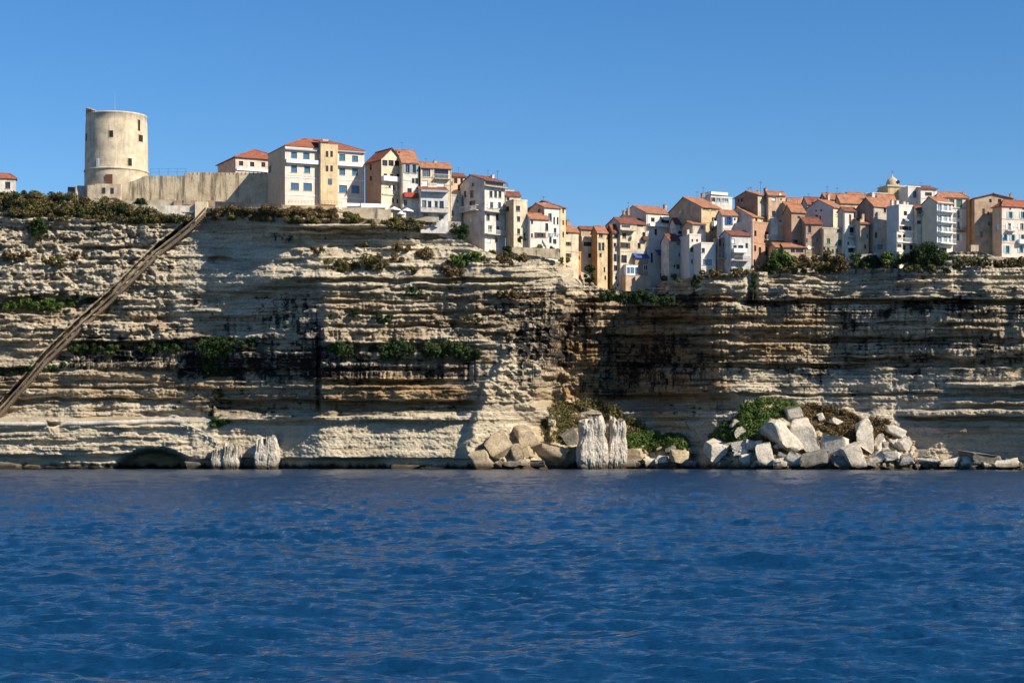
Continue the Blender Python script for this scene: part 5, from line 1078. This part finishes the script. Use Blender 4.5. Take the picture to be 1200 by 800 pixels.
BR = [ # px, py, w, h, tilt, colour, label
 (917, 511, 30, 46, 38, 'w', 'largest tilted white slab leaning left at the middle of the right boulder slope'),
 (946, 512, 24, 46, 30, 'w', 'second long white slab leaning beside the largest tilted slab'),
 (929, 484, 18, 16, 15, 'w', 'square white block perched on top of the green crest'),
 (842, 528, 31, 27, -5, 'w', 'big white boulder at the left end of the right boulder slope'),
 (866, 526, 16, 17, 10, 'w', 'upright white block just right of the big left end boulder'),
 (868, 506, 15, 11, 15, 'w', 'oval pale rock in the green scrub above the upright white block'),
 (862, 497, 11, 10, -20, 'w', 'small pale rock highest on the left shoulder of the green mound'),
 (880, 521, 14, 12, 0, 'w', 'middling pale rock at the left foot of the largest tilted slab'),
 (895, 533, 19, 26, 12, 'w', 'upright wedge of white rock in front of the largest tilted slab'),
 (875, 538, 15, 13, 20, 'w', 'squat pale rock low between the upright block and the wedge'),
 (933, 538, 26, 16, -6, 'w', 'broad pale rock under the foot of the two tilted slabs'),
 (953, 539, 32, 20, 12, 'g', 'dark grey wedge rock at the waterline right of the tilted slabs'),
 (977, 525, 28, 26, -10, 'w', 'blocky white rock at the centre right of the boulder slope'),
 (1011, 511, 19, 38, 4, 'w', 'tall thin white pillar slab standing at the right of the brown scrub'),
 (1001, 534, 24, 30, 30, 'w', 'split fan-shaped white rock below the tall thin pillar slab'),
 (985, 541, 22, 14, -10, 'g', 'dark low rock at the waterline under the fan-shaped rock'),
 (1033, 518, 16, 18, 10, 'w', 'grey-white rock just right of the tall thin pillar slab'),
 (1049, 507, 22, 15, -15, 'w', 'rounded cream rock topping the right shoulder of the slope'),
 (1057, 521, 19, 15, 20, 'w', 'cream rock stepping down below the rounded shoulder rock'),
 (1045, 535, 24, 15, 0, 'w', 'broad white rock low on the right shoulder'),
 (1029, 535, 15, 14, 20, 'w', 'small pointed white rock left of the broad low white rock'),
 (1061, 538, 20, 12, 10, 'w', 'flat white rock beyond the broad low white rock'),
 (1078, 531, 16, 9, 0, 'g', 'dark oval rock resting above the shore at the slope end'),
 (1087, 541, 30, 13, -4, 'w', 'long pale shore rock right of the dark oval rock'),
 (1112, 541, 24, 10, 4, 'w', 'flat pale shore rock halfway to the great dark one'),
 (1134, 540, 20, 11, 10, 'w', 'pale shore rock touching the great dark one'),
 (1149, 539, 42, 17, -6, 'g', 'great dark wedge rock on the shore near the right edge'),
 (1180, 543, 30, 9, 0, 'w', 'low pale shore rock at the right edge'),
 (963, 490, 8, 12, 25, 'w', 'thin white splinter in the brown scrub above the blocky rock'),
 (980, 495, 17, 8, -25, 'w', 'flat white rock peeping from the brown scrub crest'),
 (915, 541, 20, 11, 0, 'w', 'little pale rock at the waterline under the wedge'),
 (850, 543, 20, 8, 0, 'g', 'dark flat rock at the waterline under the big left end boulder'),
 (886, 543, 16, 7, 10, 'w', 'small flat rock at the waterline beside the wedge'),
 (1022, 543, 18, 9, -8, 'w', 'small low rock at the waterline under the pointed rock'),
 (586, 525, 26, 34, 28, 't', 'tan tilted slab nearest the buttress on the left rubble slope'),
 (565, 538, 27, 22, 8, 't', 'rounded tan boulder at the waterline by the foot of the buttress'),
 (617, 513, 24, 34, 25, 't', 'pale cracked block high on the left rubble slope'),
 (606, 531, 14, 21, 15, 't', 'narrow tan rock between the tilted slab and the cracked block'),
 (617, 530, 15, 15, 10, 't', 'small cream rock below the pale cracked block'),
 (584, 544, 11, 8, 0, 'g', 'small dark stone at the waterline under the tan tilted slab'),
 (600, 543, 18, 8, -5, 'g', 'dark flat stone at the waterline under the narrow tan rock'),
 (627, 543, 20, 9, 5, 'g', 'dark flat stone at the waterline under the small cream rock'),
 (646, 534, 40, 25, -12, 't', 'wide greyish rock mass left of the tall fluted stack'),
 (664, 537, 30, 24, 22, 't', 'greyish leaning rock touching the tall fluted stack'),
 (668, 513, 18, 18, 30, 'g', 'broken dark blocks in the hollow left of the tall fluted stack'),
 (647, 495, 8, 8, 0, 'w', 'small white stone alone in the brown scrub on the mound'),
 (742, 533, 26, 15, 10, 't', 'cream rock right behind the tall fluted stack'),
 (737, 541, 15, 12, 0, 'g', 'dark rock at the right foot of the tall fluted stack'),
 (763, 541, 20, 11, 15, 'w', 'white pointed shore rock in the middle gap'),
 (776, 540, 16, 12, -5, 'w', 'second white shore rock in the middle gap'),
 (797, 534, 22, 15, 0, 't', 'squarish cream rock at the right end of the left rubble slope'),
 (746, 545, 10, 7, 0, 'g', 'round dark stone at the waterline near the tall fluted stack'),
 (808, 544, 20, 8, 0, 'w', 'flat pale rock at the waterline between the two slopes'),
 (12, 545, 26, 9, 0, 'g', 'dark rock awash at the left edge'),
 (38, 547, 18, 6, 0, 't', 'brown rock awash right of the dark one at the left edge'),
 (228, 545, 20, 9, 0, 'g', 'dark rock in the mouth of the sea cave'),
 (292, 545, 14, 9, 0, 'g', 'dark rock awash between the jagged rock and the white stump'),
 (476, 547, 36, 6, 0, 'g', 'low dark reef rock under the bright lower cliff')]
for i, (a, b_, w_, h_, tl, cc, lab) in enumerate(BR):
    rock(a, b_, w_*1.15, h_*1.12, tl, {'w': R_WH, 't': R_TN, 'g': R_GR}[cc], lab, 900+i*13, out=.5 if h_ > 20 else .3)
# small rubble between the large boulders: one group
rg = random.Random(5)
spots = []
while len(spots) < 100:
    r_ = rg.random()
    if r_ < .5: a = rg.uniform(835, 1075); b_ = rg.uniform(518, 546)
    elif r_ < .75: a = rg.uniform(570, 810); b_ = rg.uniform(525, 547)
    else: a = rg.uniform(1070, 1200); b_ = rg.uniform(540, 547)
    spots.append((a, b_))
LS = []
for i, (a, b_) in enumerate(spots):
    s_ = rg.uniform(4, 10.5); mt_ = rg.choice([R_WH, R_WH, R_TN, R_GR]); cw = {R_WH: 'white', R_TN: 'tan', R_GR: 'dark'}[mt_]
    nb = min((x for x in BR if x[2] > 13), key=lambda x: (x[0]-a)**2+((x[1]-b_)*1.5)**2); dx = a-nb[0]; dy = b_-nb[1]
    rel = ('above' if dy < -8 else 'right of' if dx > nb[2]*.2 else 'left of' if dx < -nb[2]*.2 else 'below'); nl = ' '.join(nb[6].split()[:8])
    while nl.split()[-1] in ('the', 'of', 'at', 'and', 'left', 'right', 'in', 'by', 'below', 'under', 'to', 'between', 'beside', 'just', 'long', 'great', 'from'): nl = ' '.join(nl.split()[:-1])
    LS.append([a, b_, s_*rg.uniform(1, 1.5), s_, rg.uniform(-30, 30), mt_, f'{cw} loose stone {rel} the {nl}', i])
from collections import defaultdict
_by = defaultdict(list)
for x in LS: _by[x[6]].append(x)
for k_, v_ in _by.items():
    v_.sort(key=lambda x: x[2]*x[3]); nm_ = {1: ['']}.get(len(v_)) or {2: ['smaller ', 'larger '], 3: ['smallest ', 'middling ', 'largest ']}.get(len(v_)) or ['smallest ', 'second smallest ']+['middling ']*(len(v_)-4)+['second largest ', 'largest ']
    for x, a_ in zip(v_, nm_): x[6] = a_+x[6]
for x in LS: rock(*x[:6], x[6], 5000+x[7]*3, 'loose_stone', 'loose stones between the big boulders', .5)
# three standing stacks
def stack(label, parts, seed, name='rock_stack'):
    c = None; root = None
    for i, (x0, x1, yt, yb, dep, out, tp) in enumerate(parts):
        Y = rockY((x0+x1)/2, 549)-out; k = Y/F
        if root is None:
            c = P((x0+x1)/2, yb, Y); root = empty(name, c); tag(root, label, 'rock')
        n, mh = 140, 70; A = np.linspace(0, 2*math.pi, n, endpoint=False); S = np.linspace(0, 1, mh); AA, SS = np.meshgrid(A, S)
        W = (x1-x0)*k/2; Hh = (yb-yt)*k+1.5; sq = (np.abs(np.cos(AA))**5+np.abs(np.sin(AA))**5)**(-1/5)
        rr = sq*(1.08-.10*SS-.16*SS**4)*(1+.12*fbm(SS*3+seed, AA*0+seed, 3, seed))*(1+.05*fbm(AA*3+seed, SS*4, 3, seed))*(1+.13*fbm(AA*1.6+seed, SS*2.2, 4, seed+9)+.09*(np.abs(vn(AA*4.5+seed+1.2*fbm(AA*2, SS*2.5, 3, 3), SS*2.6, seed+2))-.5))
        rr = rr*(1+.05*fbm(AA*13, SS*22, 4, seed+4)*.9)
        jag = tp*np.abs(vn(np.cos(AA)*5+seed, np.sin(AA)*5, 8))
        zz = Hh*SS*(1-jag*SS**2-.10*SS**2*(np.cos(AA)*(1 if i else -1)*.5+.5))-1.5
        V = np.stack([W*rr*np.cos(AA), dep*rr*np.sin(AA)+.02*0, zz], -1)
        V[..., 0] += zz*.05*(1 if i else -.4)+W*.14*fbm(SS*2.5+seed, SS*0, 3, seed+3)
        V = V.reshape(-1, 3); capc = V[-n:].mean(0)+np.array([0, 0, .1]); off = P((x0+x1)/2, yb, Y)-c
        V = np.vstack([V, capc])+np.array(off); idx = np.arange(n*mh).reshape(mh, n)
        Q = np.stack([idx[:-1], np.roll(idx[:-1], -1, 1), np.roll(idx[1:], -1, 1), idx[1:]], -1).reshape(-1, 4)
        top = idx[-1]; T = np.stack([top, np.roll(top, -1), np.full(n, n*mh), np.full(n, n*mh)], -1)
        me = bpy.data.meshes.new('stack'); me.from_pydata([tuple(v) for v in V], [], [tuple(q_) for q_ in Q.tolist()]+[tuple(q_[:3]) for q_ in T.tolist()]); me.materials.append(R_ST)
        link('rock_slab', me, root)
stack('tall white rock stack split by a dark crack, standing at the shore in the middle', [(677, 709, 485, 549, 4.0, 4.5, .10), (710, 731, 486, 549, 3.8, 3.4, .14)], 41)
stack('squat white fluted stump of rock standing in the water under the left cliff', [(300, 326, 508, 549, 2.6, 3.0, .22)], 57)
stack('jagged white crested rock at the waterline where the handrail ends', [(249, 266, 521, 549, 2.4, 2.5, .45), (262, 282, 517, 549, 2.2, 3.2, .6)], 65)

# ------------------------------------------------------------------ vegetation
def leafmat(name, c0, c1):
    m, t, b = newmat(name); g = N(t, 'ShaderNodeNewGeometry')
    n = tex_noise(t, .9, 4, g.outputs['Position'], .6); r = ramp(t, n.outputs[0], [(.32, c0), (.66, c1)])
    w_ = N(t, 'ShaderNodeTexWhiteNoise'); t.links.new(g.outputs['Random Per Island'], w_.inputs['Vector']) if False else None
    rr = ramp(t, g.outputs['Random Per Island'], [(0, (.6, .6, .6)), (1, (1.4, 1.35, 1.2))])
    t.links.new(mix(t, 1.0, r.outputs[0], rr.outputs[0], 'MULTIPLY'), b.inputs['Base Color']); b.inputs['Roughness'].default_value = .7; b.inputs['Specular IOR Level'].default_value = .2
    return m
L_OL = leafmat('olive_scrub', (0.05, 0.052, 0.018), (0.15, 0.13, 0.05)); L_BR = leafmat('dry_scrub', (0.075, 0.055, 0.024), (0.17, 0.12, 0.06))
L_GR = leafmat('green_leaves', (0.03, 0.06, 0.014), (0.10, 0.16, 0.035)); L_HG = leafmat('deep_green_leaves', (0.02, 0.038, 0.012), (0.06, 0.09, 0.028)); L_DK = leafmat('dark_leaves', (0.012, 0.028, 0.010), (0.035, 0.065, 0.02)); L_AG = leafmat('agave_leaves', (0.10, 0.15, 0.13), (0.17, 0.23, 0.20))  # includes a deeper green for shrubs of the mid-cliff band
M_TRUNK = plain('bark', (0.10, 0.07, 0.045), .9, var=.3)
def leaves(C, Rr, n, size, rg, flat=1.0):
    """n leaf faces spread through clumps (centres C, radii Rr)"""
    C = np.asarray(C, float); Rr = np.asarray(Rr, float); w_ = Rr**2; idx = rg.choice(len(C), n, p=w_/w_.sum())
    d = rg.normal(size=(n, 3)); d /= np.linalg.norm(d, axis=1)[:, None]; rad = rg.uniform(.45, 1.05, n)**.6
    p = C[idx]+d*(rad*Rr[idx])[:, None]*np.array([1, 1, flat])
    nn = d*.7+rg.normal(size=(n, 3))*.6; nn /= np.linalg.norm(nn, axis=1)[:, None]
    a = np.cross(nn, rg.normal(size=(n, 3))); a /= np.linalg.norm(a, axis=1)[:, None]; b_ = np.cross(nn, a)
    s = size*rg.uniform(.6, 1.35, n)[:, None]; a = a*s; b_ = b_*s*.6
    V = np.stack([p-a, p-b_, p+a, p+b_], 1).reshape(-1, 3); Q = np.arange(4*n).reshape(n, 4); return V, Q
rgv = np.random.default_rng(77)
def bush(px, py, rx, ry, mat, label, name='shrub', cat='shrub', group=None, Y=None, stem=True, dens=1.0, drop=.0, trunk=False):
    if Y is None: Y = rockY(px, py+ry*.4)-1.1
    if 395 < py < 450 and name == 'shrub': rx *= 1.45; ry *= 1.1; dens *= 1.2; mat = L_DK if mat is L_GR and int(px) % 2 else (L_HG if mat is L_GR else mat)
    k = Y/F; base = P(px, py+ry, Y); n = max(5, int(rx*ry/7)); C = []; Rr = []
    for i in range(n):
        a = rgv.uniform(0, 2*math.pi); q_ = rgv.uniform(0, 1)**.5
        r_ = rgv.uniform(.28, .5)*min(rx, ry)*k; x = q_*math.cos(a)*(rx*k-r_*.7); z = ry*k+q_*math.sin(a)*(ry*k-r_*.7); C.append((x, rgv.uniform(-.5, .5)*min(rx, ry)*k, z)); Rr.append(r_)
    N_ = int(max(160, min(12000, rx*ry*13*dens))); V, Q = leaves(C, Rr, N_, .24 if rx*ry < 900 else .3, rgv)
    root = empty(name, base); tag(root, label, cat, group); me = np_mesh('foliage', V, Q, [mat]); link('crown' if trunk else 'foliage', me, root)
    q = MB()
    if trunk:
        q.bar((0, 0, -1.2), (.1, 0, ry*k*.8), .22, 0, 7, .13)
        for c_ in C[:7]: q.bar((.1, 0, ry*k*.6), c_, .09, 0, 5, .03)
        q.build('trunk', [M_TRUNK], root)
    elif stem:
        for c_ in C[:4]: q.bar((0, 0, -.3), c_, .06, 0, 4, .02)
        q.build('stem', [M_TRUNK], root)
    return root
G = 'shrubs rooted on the cliff ledges'
BU = [(372, 293, 12, 5, 'b', 'small brown shrub, leftmost on the bright upper ledge'), (400, 311, 24, 9, 'o', 'long olive shrub sprawling under the bright upper ledge'), (438, 306, 20, 11, 'o', 'dense olive shrub at the middle of the upper ledge'),
 (424, 288, 9, 5, 'b', 'little dry shrub just below the overhanging rim'), (470, 291, 12, 6, 'b', 'dry brown shrub on the bright slope right of centre of the upper ledge'), (465, 305, 14, 7, 'b', 'low brown shrub beneath the dry one on the bright slope'),
 (497, 297, 12, 9, 'b', 'rounded brown shrub near the right end of the bright slope'), (482, 317, 8, 6, 'o', 'small olive shrub at the foot of the bright slope'), (545, 303, 27, 9, 'g', 'bright green-olive shrub mat below the tall grey tower house'),
 (528, 318, 17, 8, 'b', 'brown shrub hanging below the bright green mat'), (535, 335, 12, 6, 'o', 'small dark shrub two ledges below the green mat'), (482, 342, 14, 8, 'd', 'dark shrub on the shadowed ledge under the bright slope'),
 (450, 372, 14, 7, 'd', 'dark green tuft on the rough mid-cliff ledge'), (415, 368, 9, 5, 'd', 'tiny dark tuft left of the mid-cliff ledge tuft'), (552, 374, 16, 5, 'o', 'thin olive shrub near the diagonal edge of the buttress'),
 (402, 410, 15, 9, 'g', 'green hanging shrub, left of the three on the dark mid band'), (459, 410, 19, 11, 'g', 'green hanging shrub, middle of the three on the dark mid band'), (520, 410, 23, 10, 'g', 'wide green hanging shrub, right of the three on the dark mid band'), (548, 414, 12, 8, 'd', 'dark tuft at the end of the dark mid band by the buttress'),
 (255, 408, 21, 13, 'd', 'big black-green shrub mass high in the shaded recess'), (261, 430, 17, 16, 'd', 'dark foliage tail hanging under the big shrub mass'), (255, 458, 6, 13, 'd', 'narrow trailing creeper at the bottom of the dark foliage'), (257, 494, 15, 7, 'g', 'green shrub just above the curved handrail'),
 (285, 402, 14, 6, 'd', 'small dark tuft right of the big black-green mass'), (40, 357, 48, 8, 'g', 'long green shrub band on the ledge at the far left'), (97, 352, 22, 7, 'd', 'dark shrub on the far left ledge touching the stairway'),
 (20, 298, 20, 6, 'b', 'brown shrub low on the left cliff near the edge of view'), (65, 306, 18, 6, 'o', 'olive shrub on a broken ledge left of the stairway'), (90, 300, 12, 5, 'b', 'little brown shrub under the rim left of the stairway'), (46, 268, 13, 13, 'd', 'dark shrub spilling from the rim at the left'), 
 (112, 409, 22, 7, 'g', 'green shrub on the fluted band, nearer the stairway'), (192, 408, 20, 7, 'g', 'green shrub on the fluted band, farther right'), (155, 405, 16, 5, 'o', 'thin olive shrub between the two green ones of the fluted band'), (20, 432, 24, 6, 'd', 'dark shrub under the stairway at the left edge'),
 (62, 430, 14, 6, 'd', 'dark shrub crossing behind the lower stairway'), (600, 303, 20, 8, 'b', 'brown scrubby shrub below the narrow slab house'), (634, 303, 18, 9, 'b', 'brown shrub below the laundry house'), (600, 345, 18, 7, 'b', 'dry shrub high on the buttress'),
 (690, 322, 7, 13, 'd', 'dark upright shrub in the cleft under the orange-flanked house'), (713, 345, 14, 9, 'd', 'dark shrub under the slender cream house'), (745, 349, 28, 9, 'd', 'wide dark shrub under the sunroom house'), (782, 353, 17, 7, 'd', 'dark shrub tapering right of the wide one under the sunroom house'),
 (816, 330, 7, 8, 'd', 'small dark shrub below the white cube house'), (835, 322, 9, 6, 'b', 'dry shrub below the lower half of the white cube house'), (882, 335, 4, 15, 'd', 'black creeper filling the vertical cleft below the brick-red house'), (862, 320, 14, 5, 'b', 'low shrub along the base of the blue-white balcony house'),
 (965, 314, 18, 8, 'o', 'olive shrub below the stone house with green shutters'), (948, 305, 14, 8, 'b', 'brown shrub below the lean-to'), (985, 309, 12, 12, 'b', 'brownish shrub left of the slim white house foot'), (1140, 307, 24, 5, 'o', 'olive scrub strip beneath the large tan gable'), (1175, 309, 16, 5, 'b', 'brown scrub strip beneath the right-edge house')]
LM = {'b': L_BR, 'o': L_OL, 'g': L_GR, 'd': L_DK}
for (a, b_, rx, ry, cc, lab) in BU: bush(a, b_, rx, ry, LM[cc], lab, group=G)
bush(165, 239, 8, 8, L_DK, 'round dark bush clipped like a ball in front of the rampart', name='bush', cat='bush', Y=YW-4.9)
bush(540, 272, 10, 12, L_DK, 'dark tree in the yard left of the tall grey tower house', name='tree', cat='tree', Y=E(540)+1.2, trunk=True)
bush(530, 268, 7, 9, L_DK, 'small dark garden tree nearer the balcony house', name='tree', cat='tree', Y=E(530)+1.2, trunk=True)
bush(594.5, 297, 8, 11, L_DK, 'dark pointed tree at the foot of the narrow slab house', name='tree', cat='tree', Y=E(594)+.3, trunk=True)
bush(611, 281, 7, 4, L_DK, 'tiny dark bush on the ledge of the narrow slab house', name='bush', cat='bush', Y=E(611)+.3)
bush(632, 293, 10, 7, L_GR, 'green bush at the terrace wall under the laundry house', name='bush', cat='bush', Y=E(640)+.2)
bush(645, 294, 11, 6, L_BR, 'brown bush right of the green one under the laundry house', name='bush', cat='bush', Y=E(640)+.2)
bush(692, 314, 6, 8, L_DK, 'dark bush against the cream wall in the gully', name='bush', cat='bush', Y=Y0+5)
for (a, b_, rx, ry, m_, lab) in ((914, 305, 13, 14, L_GR, 'bright green tree right of the brick-red house'), (927, 309, 10, 11, L_OL, 'olive tree beside the bright green one'), (900, 314, 9, 8, L_DK, 'dark tree at the foot of the brick-red house'),
    (970, 304, 9, 11, L_OL, 'dusty olive tree in front of the stone house doors'), (1003, 305, 8, 10, L_GR, 'green tree under the slim white house'), (1023, 308, 15, 9, L_DK, 'dark spreading tree below the stone-gabled house'), (1045, 304, 15, 9, L_GR, 'green tree below the crisp white house'),
    (1066, 303, 10, 9, L_DK, 'dark tree between the crisp white house and the great pine'), (1088, 300, 21, 17, L_DK, 'great dark pine in front of the balcony stack house'), (1108, 306, 8, 12, L_GR, 'green tree at the right flank of the great pine'), (1072, 313, 16, 6, L_GR, 'low green tree under the great pine')):
    Yt = Y0-float(cliff_D(np.array([float(a)]), np.array([TOP(a)+2]))[0])-.3
    bush(a, b_, rx, ry, m_, lab, name='tree', cat='tree', Y=Yt, trunk=True, dens=1.3, group='trees along the town edge of the cliff')
# continuous scrub: stuff
def scrub(label, ells, n, mat, size=.22, cs=.9, Yf=None):
    C = []; Rr = []
    for (cx, cy, rx, ry, d) in ells:
        for i in range(int(rx*ry*d/7)):
            a = rgv.uniform(0, 2*math.pi); q_ = rgv.uniform(0, 1)**.5; px = cx+rx*q_*math.cos(a); py = cy+ry*q_*math.sin(a)
            tp = TOP(px)
            if Yf: Y = Yf(px, py)
            elif py < tp+1: Y = Y0-float(cliff_D(np.array([px]), np.array([tp+1]))[0])+rgv.uniform(-.5, 3)
            else: Y = rockY(px, py)
            C.append(P(px, py, Y-.35)); Rr.append(cs*rgv.uniform(.5, 1.3))
    V, Q = leaves(C, Rr, int(n*2.0), size, rgv, .8); o = link('scrub', np_mesh('scrub', V, Q, [mat])); tag(o, label, 'scrub', kind='stuff')
TL = [(-60, 245, 60, 13, 1), (20, 240, 45, 15, 1), (70, 242, 40, 15, 1), (120, 246, 35, 12, 1), (165, 253, 28, 8, .8), (192, 256, 26, 5, 1.2)]
scrub('dense olive-brown scrub carpeting the clifftop left of the tower', TL, 26000, L_OL, .24)
scrub('darker green patches mixed in the clifftop scrub at the left', TL, 9000, L_DK, .24, .8); scrub('dry brown patches mixed in the clifftop scrub at the left', TL, 11000, L_BR, .22, .8)
scrub('dry scrub along the rim below the rampart and large building', [(270, 249, 30, 6, 1.3), (320, 251, 35, 7, 1.3), (372, 253, 22, 7, 1), (345, 248, 50, 4, 1)], 15000, L_BR, .22)
scrub('olive scrub mixed along the rim below the rampart', [(270, 251, 30, 6, 1), (330, 253, 45, 6, 1), (415, 256, 12, 6, 1), (455, 261, 25, 4, 1), (490, 263, 27, 6, 1)], 11000, L_OL, .22)
scrub('scrub fringe along the foot of the town houses', [(575, 300, 25, 5, .6), (655, 308, 12, 6, .8), (850, 320, 40, 4, .8), (930, 315, 60, 5, .8), (1000, 314, 50, 5, .8), (1100, 315, 40, 5, .8), (1165, 307, 50, 5, .8), (800, 326, 30, 3, .5)], 14000, L_OL, .2, .7)
scrub('brown and green ground scrub over the crown of the left rubble slope', [(660, 487, 24, 14, 3), (690, 479, 34, 9, 3), (712, 484, 16, 8, 3), (735, 500, 18, 9, 2), (650, 505, 16, 14, 1.6)], 16000, L_OL, .2, 1.0)
scrub('fresh green ground plants at the right of the left rubble slope', [(765, 517, 36, 11, 2.2), (795, 518, 12, 8, 2), (745, 512, 18, 9, 2)], 11000, L_GR, .2, .9)
scrub('green crest scrub on the right boulder slope', [(902, 478, 34, 10, 2.4), (880, 492, 20, 14, 2.2), (865, 506, 24, 14, 1.8), (850, 518, 24, 10, 1.2)], 18000, L_GR, .2, 1.0)
scrub('brown-green scrub between the boulders on the right slope', [(955, 483, 30, 9, 3), (975, 493, 30, 14, 3), (995, 503, 24, 16, 3), (1025, 503, 20, 14, 2.4), (910, 520, 30, 14, .8), (960, 520, 60, 14, .5)], 22000, L_BR, .2, .8)
# agaves on the left rim
for i, (a, b_) in enumerate(((34, 231), (12, 236), (68, 236), (95, 240), (118, 243), (50, 246), (27, 245), (81, 231))):
    Y = Y0-float(cliff_D(np.array([float(a)]), np.array([TOP(a)+1]))[0])-.6; c_ = P(a, b_+3, Y); q = MB(); rr = random.Random(i)
    for j in range(22):
        t = rr.uniform(0, 2*math.pi); e = rr.uniform(.3, 1.2); l_ = rr.uniform(.8, 1.2); d = Vector((math.cos(t)*math.cos(e), math.sin(t)*math.cos(e), math.sin(e)))*l_; s_ = Vector((-math.sin(t), math.cos(t), 0))*.09
        q.face([-s_, s_, d*.6+s_*.9, d, d*.6-s_*.9])
    o = q.build('agave', [L_AG]); o.location = c_; tag(o, ('spiky agave nearly at the centre of the clifftop scrub, beside the highest tuft', 'spiky agave below the small cream house at the left end', 'agave in the scrub below the tiny red-roofed shed, left side', 'agave rosette in the scrub directly left of the guardroom', 'agave rosette in the scrub directly under the guardroom', 'low agave in the middle of the left scrub, above the spilling shrub', 'lowest agave of the clifftop scrub near the left end', 'highest agave, against the sky beside the tiny red-roofed shed')[i], 'agave', 'agaves in the clifftop scrub')
